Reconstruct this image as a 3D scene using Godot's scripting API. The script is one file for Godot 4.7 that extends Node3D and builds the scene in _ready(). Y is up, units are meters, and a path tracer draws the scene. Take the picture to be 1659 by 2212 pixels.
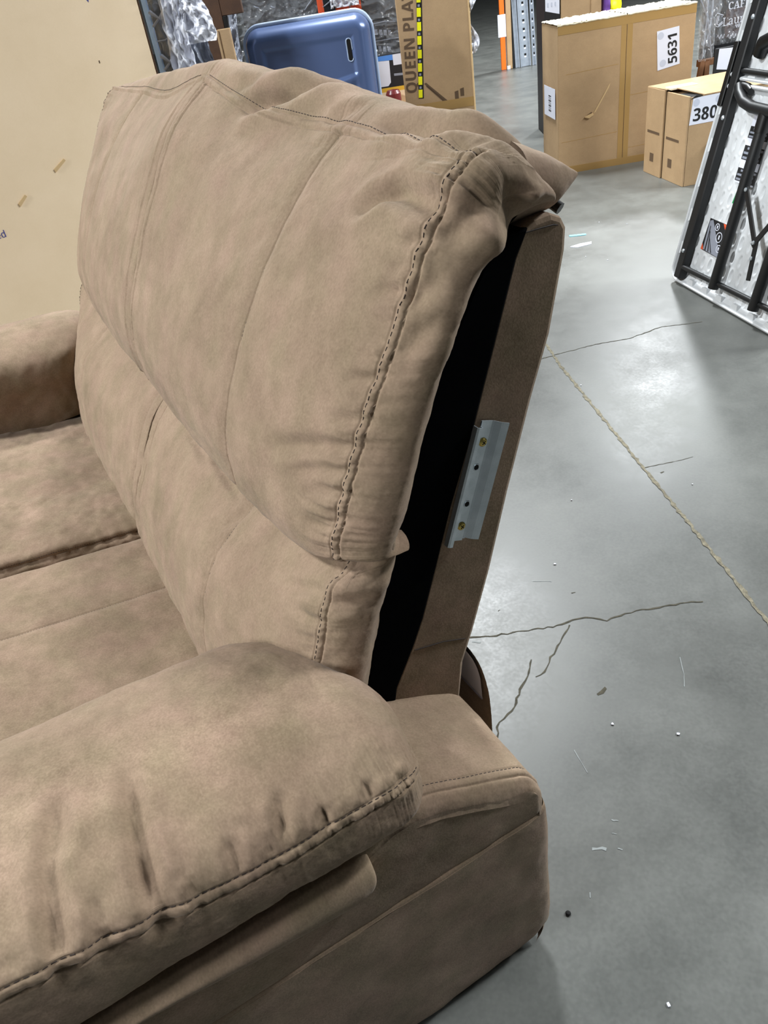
extends Node3D
# A worn brown suede reclining sofa in a returns warehouse. x runs from the front of the sofa to its back, y is up, -z runs from the near arm to the far arm.

var cam: Camera3D
var M := {}

func _ready():
	cam = Camera3D.new()
	cam.name = "camera"
	cam.fov = 67.33
	cam.near = 0.05
	cam.far = 120.0
	cam.transform = Transform3D(Basis(Vector3(0.86304, -0.13801, 0.48592), Vector3(0.38593, 0.80216, -0.45562), Vector3(-0.32691, 0.58075, 0.74554)).orthonormalized(), Vector3(0, 1.38, 0))
	add_child(cam)
	var env := Environment.new()
	env.background_mode = Environment.BG_COLOR
	env.background_color = Color(0.5, 0.52, 0.55)
	env.tonemap_mode = Environment.TONE_MAPPER_LINEAR
	env.tonemap_exposure = 1.05
	env.sdfgi_enabled = true
	env.ssao_enabled = true
	env.ssil_enabled = true
	var we := WorldEnvironment.new()
	we.name = "world"
	we.environment = env
	add_child(we)
	materials()
	for a in LAMPS:
		high_bay(a[0], a[1])
	room()
	floor_marks()
	scratches()
	sofa()
	cartons()
	folding_table()
	left_stacks()
	far_corner()
	litter()

const LAMP_POWER := 62.0
const LAMPS := [[-12.8, 1.0], [-12.8, -1.5], [-10.5, -0.3], [-8.6, 0.5], [-3.2, 3.2], [7.2, -0.2], [9.0, 0.3], [10.8, 0.8], [12.6, 1.3], [3.4, 5.7], [9.2, 8.7]]

# ---------------------------------------------------------------- helpers
func p(x, y, w) -> Vector3: return Vector3(x, y, -w)

func numbered(called: String) -> String:
	if not has_node(NodePath(called)):
		return called
	var k := 1
	while has_node(NodePath("%s_%03d" % [called, k])):
		k += 1
	return "%s_%03d" % [called, k]

func tag(o, label := "", category := "", group := "", kind := ""):
	if label: o.set_meta("label", label)
	if category: o.set_meta("category", category)
	if group: o.set_meta("group", group)
	if kind: o.set_meta("kind", kind)
	return o

func thing(called, label, category, at := Vector3.ZERO, turn := 0.0, group := ""):
	var o := Node3D.new()
	o.name = numbered(called)
	add_child(o)
	o.position = at
	o.rotation.y = turn
	return tag(o, label, category, group)

func obj(called, mesh, mat, parent = self, at = null):
	var o := MeshInstance3D.new()
	if mesh is SurfaceTool:
		mesh = mesh.commit()
	o.mesh = mesh
	o.material_override = mat
	o.cast_shadow = GeometryInstance3D.SHADOW_CASTING_SETTING_ON
	if at is Vector3: o.position = at
	elif at is Transform3D: o.transform = at
	o.name = numbered(called) if parent == self else next_name(parent, called)
	parent.add_child(o, true)
	return o

func next_name(parent, called):
	if not parent.has_node(NodePath(called)):
		return called
	var k: int = parent.get_meta("_n_" + called, 1)
	parent.set_meta("_n_" + called, k + 1)
	return "%s_%03d" % [called, k]

func st_new() -> SurfaceTool:
	var st := SurfaceTool.new()
	st.begin(Mesh.PRIMITIVE_TRIANGLES)
	st.set_smooth_group(-1)
	return st

func quad(st: SurfaceTool, a, b, c, d, ua := Vector2(0, 0), ub := Vector2(1, 0), uc := Vector2(1, 1), ud := Vector2(0, 1)):
	# a b c d anticlockwise seen from the front
	var n: Vector3 = (b - a).cross(c - a).normalized()
	for q in [[a, ua], [c, uc], [b, ub], [a, ua], [d, ud], [c, uc]]:
		st.set_normal(n)
		st.set_uv(q[1])
		st.add_vertex(q[0])

func box_mesh(lo: Vector3, hi: Vector3, bev := 0.003) -> ArrayMesh:
	# a chamfered box
	var st := st_new()
	add_box(st, Transform3D(Basis(), (lo + hi) / 2), (hi - lo), bev)
	return st.commit()

func face(st: SurfaceTool, pts: Array, outward: Vector3):
	# a flat polygon, turned so that it faces outward
	var n: Vector3 = (pts[1] - pts[0]).cross(pts[2] - pts[0]).normalized()
	var flip := n.dot(outward) < 0
	if flip: n = -n
	for k in range(1, pts.size() - 1):
		for q in ([pts[0], pts[k], pts[k + 1]] if flip else [pts[0], pts[k + 1], pts[k]]):
			st.set_normal(n)
			st.set_uv(Vector2.ZERO)
			st.add_vertex(q)

func add_box(st: SurfaceTool, t: Transform3D, size: Vector3, bev := 0.003):
	var h := size / 2
	bev = minf(bev, minf(h.x, minf(h.y, h.z)) * 0.9)
	var i := h - Vector3.ONE * bev
	for ax in 3:
		var u := (ax + 1) % 3
		var v := (ax + 2) % 3
		for s in [-1.0, 1.0]:
			var pts := []
			for k in [[-1, -1], [1, -1], [1, 1], [-1, 1]]:
				var q := Vector3.ZERO
				q[ax] = s * h[ax]
				q[u] = k[0] * i[u]
				q[v] = k[1] * i[v]
				pts.append(t * q)
			face(st, pts, t.basis[ax] * s)
		if bev <= 0.0: continue
		for su in [-1.0, 1.0]:
			for sv in [-1.0, 1.0]:
				var q := []
				for k in [[-1, 0], [1, 0], [1, 1], [-1, 1]]:
					var w := Vector3.ZERO
					w[ax] = k[0] * i[ax]
					w[u] = su * (h[u] if k[1] == 0 else i[u])
					w[v] = sv * (i[v] if k[1] == 0 else h[v])
					q.append(t * w)
				face(st, q, t.basis[u] * su + t.basis[v] * sv)
	if bev <= 0.0: return
	for sx in [-1.0, 1.0]:
		for sy in [-1.0, 1.0]:
			for sz in [-1.0, 1.0]:
				face(st, [t * Vector3(sx * h.x, sy * i.y, sz * i.z), t * Vector3(sx * i.x, sy * h.y, sz * i.z), t * Vector3(sx * i.x, sy * i.y, sz * h.z)], t.basis * Vector3(sx, sy, sz))

func prism(st: SurfaceTool, poly: Array, depth: Vector3):
	# a flat outline given real thickness along depth
	var mid := Vector3.ZERO
	for q in poly: mid += q / poly.size()
	face(st, poly, -depth)
	var back := []
	for q in poly: back.append(q + depth)
	face(st, back, depth)
	for k in poly.size():
		var a: Vector3 = poly[k]
		var b: Vector3 = poly[(k + 1) % poly.size()]
		face(st, [a, b, b + depth, a + depth], (a + b) / 2 - mid)

func tube(st: SurfaceTool, pts: Array, r: float, sides := 10, cap := true):
	# a round bar along points
	var rings := []
	var up := Vector3(0.123, 0.97, 0.21)
	for k in pts.size():
		var d: Vector3 = (pts[mini(k + 1, pts.size() - 1)] - pts[maxi(k - 1, 0)]).normalized()
		var a := d.cross(up).normalized()
		var b := d.cross(a).normalized()
		var ring := []
		for s in sides:
			var g := TAU * s / sides
			ring.append(a * cos(g) + b * sin(g))
		rings.append(ring)
	for k in pts.size() - 1:
		for s in sides:
			var e := (s + 1) % sides
			var vs := [[k, s], [k + 1, e], [k, e], [k, s], [k + 1, s], [k + 1, e]]
			for q in vs:
				st.set_normal(rings[q[0]][q[1]])
				st.set_uv(Vector2(float(q[1]) / sides, q[0]))
				st.add_vertex(pts[q[0]] + rings[q[0]][q[1]] * r)
	if cap:
		for e in [0, pts.size() - 1]:
			var n: Vector3 = (pts[0] - pts[1]).normalized() if e == 0 else (pts[e] - pts[e - 1]).normalized()
			for s in sides:
				var tri := [Vector3.ZERO, rings[e][s] * r, rings[e][(s + 1) % sides] * r]
				if e > 0: tri.reverse()
				for q in tri:
					st.set_normal(n)
					st.set_uv(Vector2.ZERO)
					st.add_vertex(pts[e] + q)

func strip(st: SurfaceTool, a: Array, b: Array, n := Vector3.UP):
	for k in a.size() - 1:
		face(st, [a[k], a[k + 1], b[k + 1]], n)
		face(st, [a[k], b[k + 1], b[k]], n)

# ---- soft surfaces: a grid of control points, refined, then pushed along its normals
func samples(n: int, per: int, dense := []) -> PackedFloat32Array:
	var l := {}
	for k in (n - 1) * per + 1:
		l[snappedf(float(k) / per, 0.0001)] = true
	for d in dense:   # [centre, half width, steps]
		for k in d[2] + 1:
			var x: float = d[0] + d[1] * (2.0 * k / d[2] - 1.0)
			if x >= 0 and x <= n - 1: l[snappedf(x, 0.0001)] = true
	var keys := l.keys()
	keys.sort()
	var out := PackedFloat32Array()
	for x in keys:
		if out.is_empty() or x - out[out.size() - 1] > 0.002: out.append(x)
	return out

func row_at(r: PackedVector3Array, u: float) -> Vector3:
	var k := clampi(int(u), 0, r.size() - 2)
	return r[k].cubic_interpolate(r[k + 1], r[maxi(k - 1, 0)], r[mini(k + 2, r.size() - 1)], u - k)

func refine(ctrl: Array, us: PackedFloat32Array, vs: PackedFloat32Array) -> Array:
	var rows := []
	for r in ctrl:
		var pr := PackedVector3Array(r)
		var o := PackedVector3Array()
		for u in us: o.append(row_at(pr, u))
		rows.append(o)
	var out := []
	for v in vs:
		var k := clampi(int(v), 0, rows.size() - 2)
		var a: PackedVector3Array = rows[k]
		var b: PackedVector3Array = rows[k + 1]
		var c: PackedVector3Array = rows[maxi(k - 1, 0)]
		var d: PackedVector3Array = rows[mini(k + 2, rows.size() - 1)]
		var o := PackedVector3Array()
		o.resize(us.size())
		for j in us.size():
			o[j] = a[j].cubic_interpolate(b[j], c[j], d[j], v - k)
		out.append(o)
	return out

func normals_of(g: Array, inside) -> Array:
	var out := []
	var total := 0.0
	var nr := g.size()
	for i in nr:
		var o := PackedVector3Array()
		var r: PackedVector3Array = g[i]
		var ra: PackedVector3Array = g[maxi(i - 1, 0)]
		var rb: PackedVector3Array = g[mini(i + 1, nr - 1)]
		var nc := r.size()
		o.resize(nc)
		for j in nc:
			var n := (r[mini(j + 1, nc - 1)] - r[maxi(j - 1, 0)]).cross(rb[j] - ra[j]).normalized()
			o[j] = n
			if inside is Vector3: total += signf(n.dot(r[j] - inside))
		out.append(o)
	if inside is bool: total = 1.0 if inside else -1.0
	if total < 0:
		for o in out:
			for j in o.size(): o[j] = -o[j]
	return [out, total < 0]

# seams: [axis "u"/"v", at, from, to, kind, gather amount]; creases: [a, b, width, depth]; noise amount
func soft(ctrl: Array, us, vs, inside, seams := [], creases := [], lump := 0.0, seed_ := 1) -> Dictionary:
	var g := refine(ctrl, us, vs)
	var nn = normals_of(g, inside)
	var nr: Array = nn[0]
	var fn := FastNoiseLite.new()
	fn.seed = seed_
	fn.noise_type = FastNoiseLite.TYPE_SIMPLEX_SMOOTH
	fn.frequency = 1.0
	var nu: int = us.size()
	var nv: int = vs.size()
	var off := []
	for i in nv:
		var o := PackedFloat32Array()
		o.resize(nu)
		off.append(o)
	if lump != 0.0:
		for i in nv:
			for j in nu:
				var q: Vector3 = g[i][j]
				off[i][j] += lump * (fn.get_noise_3dv(q * 7.0) + 0.5 * fn.get_noise_3dv(q * 16.0))
	for s in seams:
		var along_u: bool = s[0] == "v"     # a seam at constant v runs along u
		var n_run := nu if along_u else nv
		var len := 0.0
		var prev := Vector3.ZERO
		for k in n_run:
			var run: float = us[k] if along_u else vs[k]
			var here: Vector3
			# the seam's place on this line of the grid
			var line := PackedVector3Array()
			var par: PackedFloat32Array = vs if along_u else us
			var m := par.bsearch(s[1])
			m = clampi(m, 1, par.size() - 1)
			var f: float = (s[1] - par[m - 1]) / maxf(par[m] - par[m - 1], 1e-6)
			here = (g[m - 1][k].lerp(g[m][k], f)) if along_u else (g[k][m - 1].lerp(g[k][m], f))
			if k > 0: len += here.distance_to(prev)
			prev = here
			if run < s[2] or run > s[3]: continue
			var fade := smoothstep(0.0, 0.35, run - s[2]) * smoothstep(0.0, 0.35, s[3] - run) if s.size() > 6 else 1.0
			var gat: float = s[5] * (fn.get_noise_1d(len * 45.0 + s[1] * 91.0) + 0.7 * fn.get_noise_1d(len * 110.0 + 40.0)) if s[5] != 0.0 else 0.0
			var gw: float = 0.045 + 0.04 * fn.get_noise_1d(len * 30.0 + 7.0)
			for e in par.size():
				var q: Vector3 = g[e][k] if along_u else g[k][e]
				var d := q.distance_to(here)
				if d > 0.16: continue
				if par[e] < s[1]: d = -d
				var h := 0.0
				if s[4] == "welt":      # a turned-over double row of stitching: a raised band 13 mm wide after the seam
					h -= 0.0018 * exp(-pow(d / 0.0018, 2.0))
					h -= 0.0014 * exp(-pow((d - 0.013) / 0.0018, 2.0))
					h += 0.0016 * exp(-pow((d - 0.0065) / 0.0055, 2.0))
					h += 0.0012 * exp(-pow((d - 0.0065) / 0.007, 2.0)) * fn.get_noise_1d(len * 160.0)
				elif s[4] == "line":
					h -= 0.0022 * exp(-pow(d / 0.0016, 2.0)) + 0.0035 * exp(-pow(d / 0.012, 2.0))
				elif s[4] == "fold":
					h -= 0.010 * exp(-pow(d / 0.010, 2.0))
				h += gat * (0.4 if d < 0 else 1.0) * exp(-pow(d / gw, 2.0)) * smoothstep(0.0, 0.012, absf(d - (0.0 if d < 0 else 0.013)))
				if along_u: off[e][k] += h * fade
				else: off[k][e] += h * fade
	for c in creases:
		var a: Vector3 = c[0]
		var b: Vector3 = c[1]
		var ab := b - a
		var l2 := ab.length_squared()
		var w: float = c[2]
		for i in nv:
			for j in nu:
				var q: Vector3 = g[i][j]
				var t := (q - a).dot(ab) / l2
				if t < -0.25 or t > 1.25: continue
				var dv: Vector3 = q - a - ab * t
				var dn: float = dv.dot(nr[i][j])
				if absf(dn) > 0.035: continue
				var d: float = (dv - nr[i][j] * dn).length()
				if d > 3.5 * w: continue
				var along := smoothstep(-0.25, 0.3, t) * (1.0 - smoothstep(0.7, 1.25, t))
				var e: float = d / w
				off[i][j] += c[3] * along * (-exp(-e * e) + 0.45 * exp(-pow(e - 1.9, 2.0)))
	for i in nv:
		for j in nu:
			g[i][j] += nr[i][j] * off[i][j]
	var n2 = normals_of(g, inside)
	return {"g": g, "n": n2[0], "flip": n2[1], "us": us, "vs": vs}

func soft_mesh(s: Dictionary) -> ArrayMesh:
	var pos := PackedVector3Array()
	var nor := PackedVector3Array()
	var uv := PackedVector2Array()
	var idx := PackedInt32Array()
	var nu: int = s.us.size()
	var nv: int = s.vs.size()
	for i in nv:
		pos.append_array(s.g[i])
		nor.append_array(s.n[i])
		for j in nu: uv.append(Vector2(s.us[j], s.vs[i]))
	for i in nv - 1:
		for j in nu - 1:
			var a := i * nu + j
			var q := [a, a + 1, a + nu, a + 1, a + nu + 1, a + nu] if s.flip else [a, a + nu, a + 1, a + 1, a + nu, a + nu + 1]
			idx.append_array(PackedInt32Array(q))
	var arr := []
	arr.resize(Mesh.ARRAY_MAX)
	arr[Mesh.ARRAY_VERTEX] = pos
	arr[Mesh.ARRAY_NORMAL] = nor
	arr[Mesh.ARRAY_TEX_UV] = uv
	arr[Mesh.ARRAY_INDEX] = idx
	var am := ArrayMesh.new()
	am.add_surface_from_arrays(Mesh.PRIMITIVE_TRIANGLES, arr)
	return am

func on_soft(s: Dictionary, u: float, v: float) -> Array:
	var m := clampi(s.us.bsearch(u), 1, s.us.size() - 1)
	var k := clampi(s.vs.bsearch(v), 1, s.vs.size() - 1)
	var f: float = clampf((u - s.us[m - 1]) / (s.us[m] - s.us[m - 1]), 0, 1)
	var h: float = clampf((v - s.vs[k - 1]) / (s.vs[k] - s.vs[k - 1]), 0, 1)
	var q: Vector3 = s.g[k - 1][m - 1].lerp(s.g[k - 1][m], f).lerp(s.g[k][m - 1].lerp(s.g[k][m], f), h)
	var n: Vector3 = s.n[k - 1][m - 1].lerp(s.n[k - 1][m], f).lerp(s.n[k][m - 1].lerp(s.n[k][m], f), h)
	return [q, n.normalized()]

func stitches(s: Dictionary, axis: String, at: float, from: float, to: float, shift := 0.0, pitch := 0.0085, st = null) -> SurfaceTool:
	# a run of thread dashes lying in the seam
	if st == null: st = st_new()
	var pts := []
	var steps := 260
	for k in steps + 1:
		var r := lerpf(from, to, float(k) / steps)
		pts.append(on_soft(s, at, r) if axis == "u" else on_soft(s, r, at))
	var acc := 0.0
	var last := -1.0
	for k in range(1, steps + 1):
		var a: Vector3 = pts[k - 1][0]
		var b: Vector3 = pts[k][0]
		var l := a.distance_to(b)
		while last + pitch <= acc + l:
			last = maxf(last + pitch, 0.0) if last >= 0 else 0.0
			var c := a.lerp(b, (last - acc) / maxf(l, 1e-6))
			var d := (b - a).normalized()
			var n: Vector3 = pts[k][1]
			var side := n.cross(d).normalized()
			var t := Transform3D(Basis(d, n, side).orthonormalized(), c + n * 0.0003 + side * shift)
			add_box(st, t, Vector3(pitch * 0.6, 0.0010, 0.0010), 0.0003)
		acc += l
	return st

# ---------------------------------------------------------------- materials
func grey_noise(type, freq, octaves, seed_, size := 1024) -> Image:
	var n := FastNoiseLite.new()
	n.noise_type = type
	n.frequency = freq
	n.fractal_octaves = octaves
	n.seed = seed_
	return n.get_seamless_image(size, size)

func blend_noise(parts: Array, lo: Color, hi: Color, contrast := 1.0, tint_part := -1, tint := Color(0, 0, 0)) -> ImageTexture:
	# parts: [image, weight]; colours run from lo to hi with the weighted noise
	var n: int = parts[0][0].get_width()
	var datas := []
	for q in parts: datas.append(q[0].get_data())
	var out := PackedByteArray()
	out.resize(n * n * 3)
	var c := PackedFloat32Array([lo.r * 255, lo.g * 255, lo.b * 255, (hi.r - lo.r) * 255, (hi.g - lo.g) * 255, (hi.b - lo.b) * 255])
	var m := parts.size()
	for k in n * n:
		var v := 0.5
		for e in m: v += (datas[e][k] / 255.0 - 0.5) * parts[e][1]
		v = clampf((v - 0.5) * contrast + 0.5, 0.0, 1.0)
		var tr := 0.0
		if tint_part >= 0: tr = (datas[tint_part][k] / 255.0 - 0.5) * 255.0
		out[3 * k] = int(clampf(c[0] + v * c[3] + tr * tint.r, 0, 255))
		out[3 * k + 1] = int(clampf(c[1] + v * c[4] + tr * tint.g, 0, 255))
		out[3 * k + 2] = int(clampf(c[2] + v * c[5] + tr * tint.b, 0, 255))
	return ImageTexture.create_from_image(Image.create_from_data(n, n, false, Image.FORMAT_RGB8, out))

func std(color: Color, rough := 0.6, metal := 0.0) -> StandardMaterial3D:
	var m := StandardMaterial3D.new()
	m.albedo_color = color
	m.roughness = rough
	m.metallic = metal
	m.cull_mode = BaseMaterial3D.CULL_DISABLED
	return m

func textured(tex, scale: float, rough: float, normal = null, nscale := 1.0) -> StandardMaterial3D:
	var m := std(Color.WHITE, rough)
	m.albedo_texture = tex
	m.uv1_triplanar = true
	m.uv1_world_triplanar = true
	m.uv1_scale = Vector3.ONE * scale
	if normal:
		m.normal_enabled = true
		m.normal_texture = normal
		m.normal_scale = nscale
	return m

func materials():
	var smooth := FastNoiseLite.TYPE_SIMPLEX_SMOOTH
	var patch := grey_noise(smooth, 0.006, 4, 11)
	var patch2 := grey_noise(smooth, 0.0035, 5, 5)
	var grain := grey_noise(FastNoiseLite.TYPE_VALUE, 0.35, 2, 3)
	var blot := grey_noise(smooth, 0.018, 3, 23)
	var bump_img := grain.duplicate()
	bump_img.convert(Image.FORMAT_RGBA8)
	bump_img.bump_map_to_normal_map(1.2)
	var grain_n := ImageTexture.create_from_image(bump_img)
	M.suede = textured(blend_noise([[patch2, 0.5], [blot, 0.3], [grain, 0.62], [patch, 0.25]], Color(0.42, 0.353, 0.288), Color(0.612, 0.53, 0.448), 0.9, 3, Color(0.025, -0.004, 0.018)), 1.6, 0.95, grain_n, 0.15)
	M.suede.rim_enabled = true
	M.suede.rim = 0.15
	M.suede.rim_tint = 0.6
	M.suede.metallic_specular = 0.2
	M.thread = std(Color(0.17, 0.125, 0.105), 0.8)
	M.black_cloth = textured(blend_noise([[patch, 0.4], [grain, 0.6]], Color(0.012, 0.014, 0.02), Color(0.045, 0.05, 0.062)), 2.0, 0.9)
	M.black_cloth.metallic_specular = 0.1
	M.white_lining = std(Color(0.86, 0.86, 0.92), 0.9)
	M.black_plastic = std(Color(0.03, 0.03, 0.035), 0.4)
	M.zinc = textured(blend_noise([[patch, 0.7], [grain, 0.4]], Color(0.70, 0.74, 0.77), Color(0.86, 0.89, 0.92)), 6.0, 0.25)
	M.zinc.metallic = 0.65
	M.brass = std(Color(0.72, 0.64, 0.36), 0.28, 1.0)
	M.dark = std(Color(0.05, 0.04, 0.035), 0.9)
	# concrete
	var big := grey_noise(smooth, 0.004, 5, 31)
	var mid := grey_noise(smooth, 0.015, 4, 37)
	M.concrete = textured(blend_noise([[big, 0.6], [mid, 0.25], [grain, 0.35], [blot, 0.1]], Color(0.325, 0.33, 0.32), Color(0.43, 0.435, 0.42)), 0.55, 0.4)
	M.concrete.roughness_texture = blend_noise([[big, 0.6], [mid, 0.35], [grain, 0.5]], Color(0.29, 0.29, 0.29), Color(0.45, 0.45, 0.45))
	M.concrete.roughness = 1.0
	M.concrete.metallic_specular = 0.42
	M.card = textured(blend_noise([[patch2, 0.4], [blot, 0.2], [grain, 0.3]], Color(0.60, 0.49, 0.36), Color(0.75, 0.63, 0.48)), 0.9, 0.75)
	M.card_pale = textured(blend_noise([[patch2, 0.5], [blot, 0.15], [grain, 0.2]], Color(0.90, 0.80, 0.66), Color(0.96, 0.865, 0.74)), 0.7, 0.6)
	M.card_edge = std(Color(0.30, 0.2, 0.13), 0.9)
	M.card_torn = std(Color(0.80, 0.68, 0.50), 0.9)
	M.amber_tape = std(Color(0.66, 0.53, 0.33), 0.25)
	M.clear_tape = std(Color(0.90, 0.86, 0.76), 0.2)
	M.paper = std(Color(0.86, 0.87, 0.92), 0.7)
	M.paper_mark = std(Color(0.75, 0.77, 0.83), 0.7)
	M.ink = std(Color(0.06, 0.06, 0.07), 0.7)
	M.ink_faded = std(Color(0.36, 0.28, 0.2), 0.8)
	M.ink_blue = std(Color(0.24, 0.26, 0.55), 0.7)
	M.white_plastic = std(Color(0.85, 0.86, 0.87), 0.62)
	M.black_steel = std(Color(0.075, 0.08, 0.088), 0.45)
	M.orange = std(Color(0.93, 0.42, 0.08), 0.5)
	M.orange_print = std(Color(0.90, 0.35, 0.18), 0.5)
	M.green = std(Color(0.0, 0.62, 0.32), 0.5)
	M.blue_shell = std(Color(0.33, 0.40, 0.56), 0.27, 0.3)
	M.blue_rim = std(Color(0.60, 0.66, 0.76), 0.4)
	M.black_box = std(Color(0.11, 0.11, 0.125), 0.5)
	M.film = std(Color(0.9, 0.92, 0.95, 0.12), 0.12)
	M.film.transparency = BaseMaterial3D.TRANSPARENCY_ALPHA
	M.film_white = std(Color(0.88, 0.89, 0.93), 0.3)
	M.film_grey = std(Color(0.55, 0.57, 0.62), 0.25)
	M.yellow = std(Color(0.95, 0.93, 0.05), 0.5)
	M.gold = std(Color(0.86, 0.68, 0.22), 0.5)
	M.red = std(Color(0.42, 0.14, 0.15), 0.35)
	M.sky_blue = std(Color(0.33, 0.55, 0.86), 0.4)
	M.pale_blue = std(Color(0.60, 0.72, 0.88), 0.5)
	M.wood_dark = textured(blend_noise([[patch, 0.6], [grain, 0.4]], Color(0.22, 0.14, 0.09), Color(0.38, 0.26, 0.17)), 2.0, 0.7)
	M.wood = textured(blend_noise([[patch, 0.6], [grain, 0.4]], Color(0.42, 0.28, 0.18), Color(0.62, 0.44, 0.30)), 2.0, 0.7)
	M.galv = textured(blend_noise([[patch, 0.7], [grain, 0.4]], Color(0.60, 0.64, 0.69), Color(0.75, 0.78, 0.83)), 3.0, 0.4)
	M.galv.metallic = 0.5
	M.maroon = std(Color(0.22, 0.13, 0.14), 0.7)
	M.purple = std(Color(0.45, 0.30, 0.62), 0.5)
	M.wall = std(Color(0.42, 0.43, 0.43), 0.8)
	M.ceiling = std(Color(0.5, 0.51, 0.51), 0.8)
	M.lamp_housing = std(Color(0.7, 0.7, 0.7), 0.5)
	M.lamp_glow = std(Color(0.9, 0.9, 0.9), 0.5)
	M.lamp_glow.emission_enabled = true
	M.lamp_glow.emission = Color(0.97, 0.99, 1.0)
	M.lamp_glow.emission_energy_multiplier = 6.0
	M.joint_fill = textured(blend_noise([[mid, 0.8], [grain, 0.8]], Color(0.33, 0.31, 0.26), Color(0.62, 0.59, 0.50)), 3.0, 0.9)
	M.chalk = std(Color(0.58, 0.60, 0.60), 0.8)
	M.crack = textured(blend_noise([[mid, 0.8], [grain, 0.6]], Color(0.21, 0.20, 0.165), Color(0.38, 0.36, 0.30)), 3.0, 0.95)

# ---------------------------------------------------------------- the hall
func high_bay(x: float, w: float):
	var t = thing("high_bay_light", "long white high bay lamp hung under the warehouse roof", "light", p(x, 5.6, w), 0.42, "high bay lamps under the roof")
	obj("housing", box_mesh(Vector3(-0.65, 0.02, -0.3), Vector3(0.65, 0.12, 0.3), 0.02), M.lamp_housing, t)
	obj("diffuser", box_mesh(Vector3(-0.6, 0.0, -0.25), Vector3(0.6, 0.02, 0.25), 0.004), M.lamp_glow, t)
	for s in [-0.5, 0.5]:
		var st := st_new()
		tube(st, [Vector3(s, 0.12, 0), Vector3(s, 1.0, 0)], 0.006, 6)
		obj("hanger", st, M.lamp_housing, t)
	var l := AreaLight3D.new()
	l.name = "lamp_light"
	l.area_size = Vector2(1.2, 0.5)
	l.rotation.x = -PI / 2
	l.position.y = -0.012
	l.light_energy = LAMP_POWER
	l.light_color = Color(0.97, 0.99, 1.0)
	l.area_range = 60.0
	l.area_attenuation = 2.0
	l.shadow_enabled = true
	t.add_child(l)

func structure(called, mesh, mat):
	return tag(obj(called, mesh, mat), "", "", "", "structure")

func room():
	var x0 := -16.0
	var x1 := 24.0
	var w0 := -14.0
	var w1 := 26.0
	structure("floor", box_mesh(p(x0, -0.2, w1), p(x1, 0, w0), 0.0), M.concrete)
	structure("ceiling", box_mesh(p(x0, 6.6, w1), p(x1, 6.8, w0), 0.0), M.ceiling)
	structure("wall_left", box_mesh(p(x0 - 0.2, -0.2, w1), p(x0, 6.8, w0), 0.0), M.wall)
	structure("wall_right", box_mesh(p(x1, -0.2, w1), p(x1 + 0.2, 6.8, w0), 0.0), M.wall)
	structure("wall_back", box_mesh(p(x0, -0.2, w1 + 0.2), p(x1, 6.8, w1), 0.0), M.wall)
	structure("wall_front", box_mesh(p(x0, -0.2, w0), p(x1, 6.8, w0 - 0.2), 0.0), M.wall)

func crack_strip(pts: Array, width: float, seed_: int, y := 0.0012, jitter := 0.5) -> SurfaceTool:
	# a ragged low seam of dirt along points given as [x, w]
	var rng := RandomNumberGenerator.new()
	rng.seed = seed_
	var a := []
	var b := []
	for k in pts.size() - 1:
		var A := p(pts[k][0], y, pts[k][1])
		var B := p(pts[k + 1][0], y, pts[k + 1][1])
		var n := (B - A).cross(Vector3.UP).normalized()
		var steps := maxi(2, int(A.distance_to(B) / 0.012))
		for e in steps:
			var c := A.lerp(B, float(e) / steps) + n * rng.randf_range(-jitter, jitter) * width
			var w := width * rng.randf_range(0.35, 1.0)
			a.append(c + n * w * 0.5)
			b.append(c - n * w * 0.5)
	var st := st_new()
	strip(st, a, b)
	return st

func floor_marks():
	var f := get_node("floor")
	obj("floor_joint", crack_strip([[3.4, 6.2], [1.878, 2.35], [1.795, 2.163], [1.525, 1.457], [1.423, 1.185], [1.33, 0.947], [1.267, 0.788], [1.1, 0.36], [0.7, -0.7]], 0.015, 4, 0.0012, 0.16), M.joint_fill, f)
	obj("crack", crack_strip([[1.70, 2.30], [1.781, 2.265], [1.876, 2.245], [2.005, 2.215], [2.147, 2.157], [2.311, 2.145], [2.387, 2.095], [2.46, 2.06]], 0.0055, 5, 0.0008), M.crack, f)
	obj("crack", crack_strip([[1.521, 1.443], [1.59, 1.416], [1.684, 1.385]], 0.003, 6, 0.0008), M.crack, f)
	obj("crack", crack_strip([[0.60, 1.21], [0.682, 1.172], [0.728, 1.143], [0.801, 1.109], [0.889, 1.068], [0.935, 1.063], [0.962, 1.042], [0.982, 1.016], [1.033, 1.007], [1.088, 0.986], [1.162, 0.953], [1.219, 0.919]], 0.0055, 7, 0.0008), M.crack, f)
	obj("crack", crack_strip([[0.902, 1.058], [0.859, 1.032], [0.799, 1.002], [0.759, 0.978], [0.721, 0.972]], 0.005, 8, 0.0008), M.crack, f)
	obj("crack", crack_strip([[0.76, 1.022], [0.721, 0.989], [0.671, 0.958], [0.631, 0.931], [0.59, 0.922], [0.55, 0.88]], 0.006, 9, 0.0008), M.crack, f)

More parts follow.
